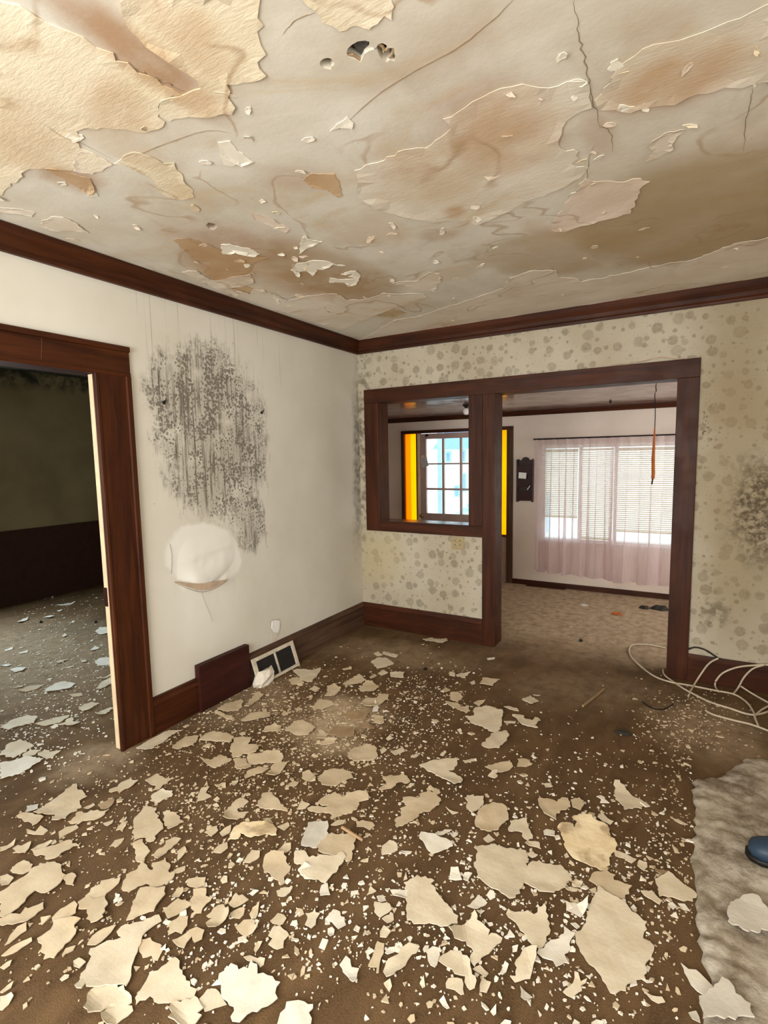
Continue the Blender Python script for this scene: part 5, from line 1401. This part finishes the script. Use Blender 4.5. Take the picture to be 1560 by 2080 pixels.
L|t||365,630 480,640 500,680 570,665 585,710 550,730 490,700 420,670
L|t||615,635 660,615 720,620 660,668
L|c||880,670 920,665 1000,690 1015,715 930,695
L|c||880,800 990,800 980,820 890,812
L|c|flat pale flake by the baseboard below the wallpapered half wall|165,80 240,70 300,80 380,80 390,100 340,118 280,100 200,95
L|c||460,395 500,380 590,380 540,410 470,412
L|c||400,400 405,370 450,375 450,410
L|t||340,530 370,505 410,530 370,555
L|w||732,245 800,235 800,250 740,258
L|c||470,875 500,870 520,905 500,910
L|c||320,1095 360,1055 378,1070 345,1105
L|c||60,1105 110,1085 130,1105 90,1125
L|c||520,1150 620,1130 620,1150 540,1170
L|c||1135,570 1205,570 1190,580
L|c||585,460 620,445 630,470 600,480
L|c||155,125 185,120 175,133
I|w|bluish white pointed flake in the middle of the left room floor|470,1255 600,1165 700,1145 820,1165 760,1215 640,1245
I|t||200,1240 330,1190 490,1170 400,1220 270,1255
I|w|small oval white flake with a dark shadow, left room floor|110,1010 180,985 290,990 250,1025 150,1040
I|w|pale flake beside the pale doorway strip, left room floor|1025,920 1090,885 1195,880 1195,965 1060,970
I|c|broad dull flake across the left room floor near the threshold|0,1640 100,1570 300,1510 400,1520 370,1590 200,1620 90,1670
I|c|long grey-white flake right of the broad dull flake, left room|380,1600 480,1570 640,1530 750,1505 740,1530 640,1590 480,1620
I|c||850,1440 900,1400 1000,1370 1075,1380 980,1440 890,1465
I|c||1030,1500 1100,1460 1200,1425 1230,1435 1150,1490 1070,1520
I|c|domed flake at the left edge, above the long pale sheet|5,1930 90,1830 230,1780 370,1840 230,1930 130,1975
I|w|long pale sheet in the doorway threshold at the left edge|0,2080 0,2040 130,2010 290,1960 470,1980 340,2070 200,2150 0,2200
I|c||410,1930 480,1890 570,1900 660,1890 590,1940 500,1985
I|c||240,1930 330,1880 430,1880 380,1930 260,1960
I|t||740,1280 880,1260 900,1290 790,1305
I|c||1040,1220 1110,1140 1200,1110 1220,1155 1100,1220
I|w||1030,600 1090,560 1165,555 1175,620 1080,635
I|w||980,800 1030,760 1080,780 1000,810
I|c||600,935 650,910 740,900 640,940
I|w||180,500 250,470 310,450 290,480 220,505
I|w||470,450 540,430 590,435 540,455
I|w||0,970 60,950 130,955 80,975
I|w||620,310 720,300 820,290 760,310 660,320
I|w||50,800 140,765 140,790 60,812
I|w||200,830 300,805 300,825 220,840
I|w||620,375 680,360 650,390
I|w||670,650 700,620 730,640 690,660
I|c||130,1210 250,1185 240,1200
I|c||630,1610 700,1590 720,1560 780,1540 800,1580 870,1590 800,1630 720,1615
I|c||870,915 930,905 940,925 890,935
I|c||1040,1100 1130,1095 1210,1050 1200,1075 1120,1110
'''
rng = random.Random(21)
flake_pts = []; flake_polys = []
for k, line in enumerate(l for l in FLAKES.strip().splitlines() if l):
    tile, kind, label, s = line.split('|')
    P = trace(tile, s, 2, .006)
    poly = [(p.x, p.y) for p in P]
    if tile == 'I': poly = [(min(x, XL - .02) if y > 1.5 else x, y) for x, y in poly]
    else: poly = [(max(x, XL + .05) if y > 1.4 else x, min(y, 3.95) if x < -1.3 or x > -.1 else y) for x, y in poly]
    ar = abs(sum(poly[i - 1][0] * poly[i][1] - poly[i][0] * poly[i - 1][1] for i in range(len(poly)))) / 2
    cx = sum(p[0] for p in poly) / len(poly); cy = sum(p[1] for p in poly) / len(poly)
    R_ = math.sqrt(ar / math.pi) + 1e-6
    big = ar > .004
    poly = rag(poly, .012 if big else .012, .0062 if big else .0028, rng)
    v, f, bd = sheet(poly, max(.012, R_ / (4.5 if big else 1.6)))
    th = rng.uniform(.0025, .0045) if big else rng.uniform(.002, .0035)
    a1, a2 = rng.uniform(0, 6.28), rng.uniform(0, 6.28)
    c1 = rng.uniform(.0, .014) * (1 if big else .5); c2 = rng.uniform(.0, .010) * (1 if big else .6)
    if 'rolled' in label or 'crumpled' in label or 'curled' in label or 'folded' in label: c1, c2 = .03, .022
    zz = []
    for p in v:
        dx, dy = (p.x - cx) / R_, (p.y - cy) / R_
        u = dx * math.cos(a1) + dy * math.sin(a1); w = dx * math.cos(a2) + dy * math.sin(a2)
        zz.append(c1 * max(0, u - .35) ** 1.6 + c2 * max(0, w - .5) ** 1.5 + (.003 if big else .001) * mnoise.noise((p.x * 16, p.y * 16, k)))
    m0 = min(zz); lift = .0012 + (k % 9) * .0006
    if tile in 'GH' and cx > .08: lift += .024
    zb = [min(z - m0, .05) + lift for z in zz]
    V, F = slab(v, f, bd, [z + th for z in zb], zb)
    o = mk('plaster_flake', V, F, 'f_' + kind, None, False, (cx, cy, 0))
    tq = TS[tile]; cc = [tuple(float(a) for a in q.split(',')) for q in s.split()]
    ix = tq[0] + sum(a for a, _ in cc) / len(cc) / tq[2]; iy = tq[1] + sum(a for _, a in cc) / len(cc) / tq[2]
    flake_pts.append((o, label, kind, ix, iy, ar, tile, cc)); flake_polys.append((cx, cy, max(math.hypot(a - cx, c_ - cy) for a, c_ in poly), poly))
def short(l):
    cut = len(l)
    for w in (' in ', ' on ', ' at ', ' with ', ',', ' right of', ' left of', ' below', ' above', ' beside', ' lying', ' touching', ' directly', ' just ', ' between', ' near', ' under', ' resting', ' reaching', ' joined', ' against', ' wedged', ' overlapping', ' next to', ' across', ' cut by', ' heaped', ' forming', ' tucked', ' by the', ' a step', ' pointing', ' leaning', ' upper', ' over', ' leaf', ' along', ' from', ' before'):
        k_ = l.find(w)
        if k_ > 0: cut = min(cut, k_)
    return l[:cut]
names = {}
for q in flake_pts:
    if q[1]: names.setdefault(short(q[1]), []).append(q)
anchors = [(k_, v_[0]) for k_, v_ in names.items() if len(v_) == 1 and len(k_.split()) >= 3]
TONE = {'t': 'tan', 'c': 'cream', 'w': 'white', 'g': 'grey', 'd': 'dull brown', 's': 'stained'}
used = {q[1] for q in flake_pts if q[1]}
for o, label, kind, ix, iy, ar, tile, cc in flake_pts:
    if label:
        tag(o, label, 'plaster flake', 'fallen plaster flakes'); continue
    w_ = max(a for a, _ in cc) - min(a for a, _ in cc); h_ = max(a for _, a in cc) - min(a for _, a in cc)
    px_ = max(w_, h_) / TS[tile][2]
    desc = ('tiny ' if px_ < 16 else 'small ' if px_ < 32 else 'medium ') + ('wide ' if w_ > 2.2 * h_ else 'tall ' if h_ > 1.5 * w_ else '') + TONE[kind] + (' plaster chip' if px_ < 32 else ' plaster flake')
    best = None
    for k_, a_ in sorted(anchors, key=lambda t: (t[1][3] - ix) ** 2 + (t[1][4] - iy) ** 2)[:7]:
        dx, dy = ix - a_[3], iy - a_[4]
        d_ = ('left of' if dx < 0 else 'right of') if abs(dx) > 2.2 * abs(dy) else ('above' if dy < 0 else 'below') if abs(dy) > 2.2 * abs(dx) else ('upper ' if dy < 0 else 'lower ') + ('left of' if dx < 0 else 'right of')
        l_ = desc + ' to the ' + d_ + ' the ' + k_ if d_.endswith('of') else desc + ' ' + d_ + ' the ' + k_
        if l_ not in used and len(l_.split()) <= 16:
            best = l_; break
    best = best or desc + ' ' + AREA[tile]
    used.add(best)
    tag(o, best, 'plaster flake', 'fallen plaster flakes')
# blocky lump in front of the vent grille
p = pix(531, 1388, 2, 0) - Vector((.075, 0, 0)); n = 9; v = []
for z, s in ((0, .95), (.03, 1.0), (.07, .95), (.10, .75)):
    for i in range(n):
        a = 2 * math.pi * i / n
        v.append((p.x + .05 * s * math.cos(a) * rng.uniform(.65, 1.2), p.y + .09 * s * math.sin(a) * rng.uniform(.6, 1.2), z * rng.uniform(.85, 1.15) if z else .001))
F = [(j * n + i, j * n + (i + 1) % n, (j + 1) * n + (i + 1) % n, (j + 1) * n + i) for j in range(3) for i in range(n)] + [tuple(range(n - 1, -1, -1)), tuple(3 * n + i for i in range(n))]
v = [(x + .10, y, z) for x, y, z in v]
o = mk('plaster_lump', v, F, 'f_w', None, False, (p.x + .10, p.y, 0)); tag(o, 'chunky white plaster lump in front of the vent grille', 'plaster lump')

# uncountable small crumbs between the flakes
def crumbs(name, label, count, spots, mats, seed):
    r = random.Random(seed); mb = MB()
    tot = sum(s[4] for s in spots)
    made = 0
    while made < count:
        t = r.uniform(0, tot)
        for cx_, cy_, sx_, sy_, w in spots:
            t -= w
            if t <= 0: break
        px, py = r.gauss(cx_, sx_), r.gauss(cy_, sy_)
        if not (-60 < px < 1600 and 1190 < py < 2130): continue
        p = pix(px, py, 2, 0)
        if p.x > .06 and p.y < 3.05: continue
        if name == 'left_room_crumbs':
            if p.x > -2.7 or p.x < -6.4 or p.y > 4.9: continue
        elif p.x < XL + .045 and (p.y > 1.5): continue
        elif p.x < -2.7: continue
        if p.y > 3.93 and not (-1.3 < p.x < -.12): continue
        if p.y > 6.1: continue
        if any(abs(p.x - q[0]) < q[2] and abs(p.y - q[1]) < q[2] and inside(p, q[3]) for q in flake_polys): continue
        R_ = min(.022, .0022 + r.expovariate(1 / .0034)); nn = r.choice((3, 4, 5)); a0 = r.uniform(0, 6.28); sq = r.uniform(.4, 1); rot = r.uniform(0, 3.14)
        z0 = .0005 + r.uniform(0, .002); zt_ = z0 + r.uniform(.0012, .003) + R_ * .12
        tx, ty = r.uniform(-.25, .25), r.uniform(-.25, .25)
        low = []; top = []
        for i in range(nn):
            a = a0 + 2 * math.pi * i / nn; q = R_ * r.uniform(.65, 1.25)
            x, y = q * math.cos(a), q * sq * math.sin(a)
            x, y = x * math.cos(rot) - y * math.sin(rot), x * math.sin(rot) + y * math.cos(rot)
            low.append((p.x + x, p.y + y, z0)); top.append((p.x + x * .95, p.y + y * .95, max(z0 + .001, zt_ + tx * x + ty * y)))
        mb.add(low + top, [tuple(range(nn, 2 * nn))] + [(i, (i + 1) % nn, nn + (i + 1) % nn, nn + i) for i in range(nn)])
        made += 1
    o = mb.build(name, mats, None, 0, False, None, False); tag(o, label, 'plaster crumbs', kind='stuff'); return o
crumbs('plaster_crumbs', 'countless tan plaster crumbs strewn across the brown carpet', 4600,
       [(330, 1640, 200, 90, 3), (560, 1600, 150, 80, 3), (560, 1430, 110, 50, 3.5), (720, 1480, 110, 60, 3), (900, 1700, 260, 140, 2.0), (250, 1850, 220, 130, 1.5), (1250, 1850, 110, 120, 1.4), (870, 1400, 60, 30, .8),
        (1380, 1650, 40, 120, .8), (1400, 1470, 60, 45, 1.6), (700, 1950, 250, 80, .5), (330, 1500, 110, 25, 1.2), (1200, 1260, 110, 50, .25)], 'f_t', 4)
crumbs('white_plaster_crumbs', 'countless white plaster crumbs strewn across the brown carpet', 1500,
       [(900, 1680, 200, 90, 2), (560, 1850, 160, 60, 2), (950, 1900, 150, 80, 2), (1250, 1750, 130, 110, 2), (840, 1460, 60, 60, 1), (1120, 1560, 120, 60, .8), (420, 1950, 60, 60, .6), (1200, 1980, 90, 70, .7)], 'f_w', 9)
crumbs('left_room_crumbs', 'countless pale plaster crumbs on the left room floor', 1500, [(110, 1290, 90, 60, 3), (120, 1400, 80, 60, 2), (60, 1500, 60, 50, 1.2)], 'f_w', 14)
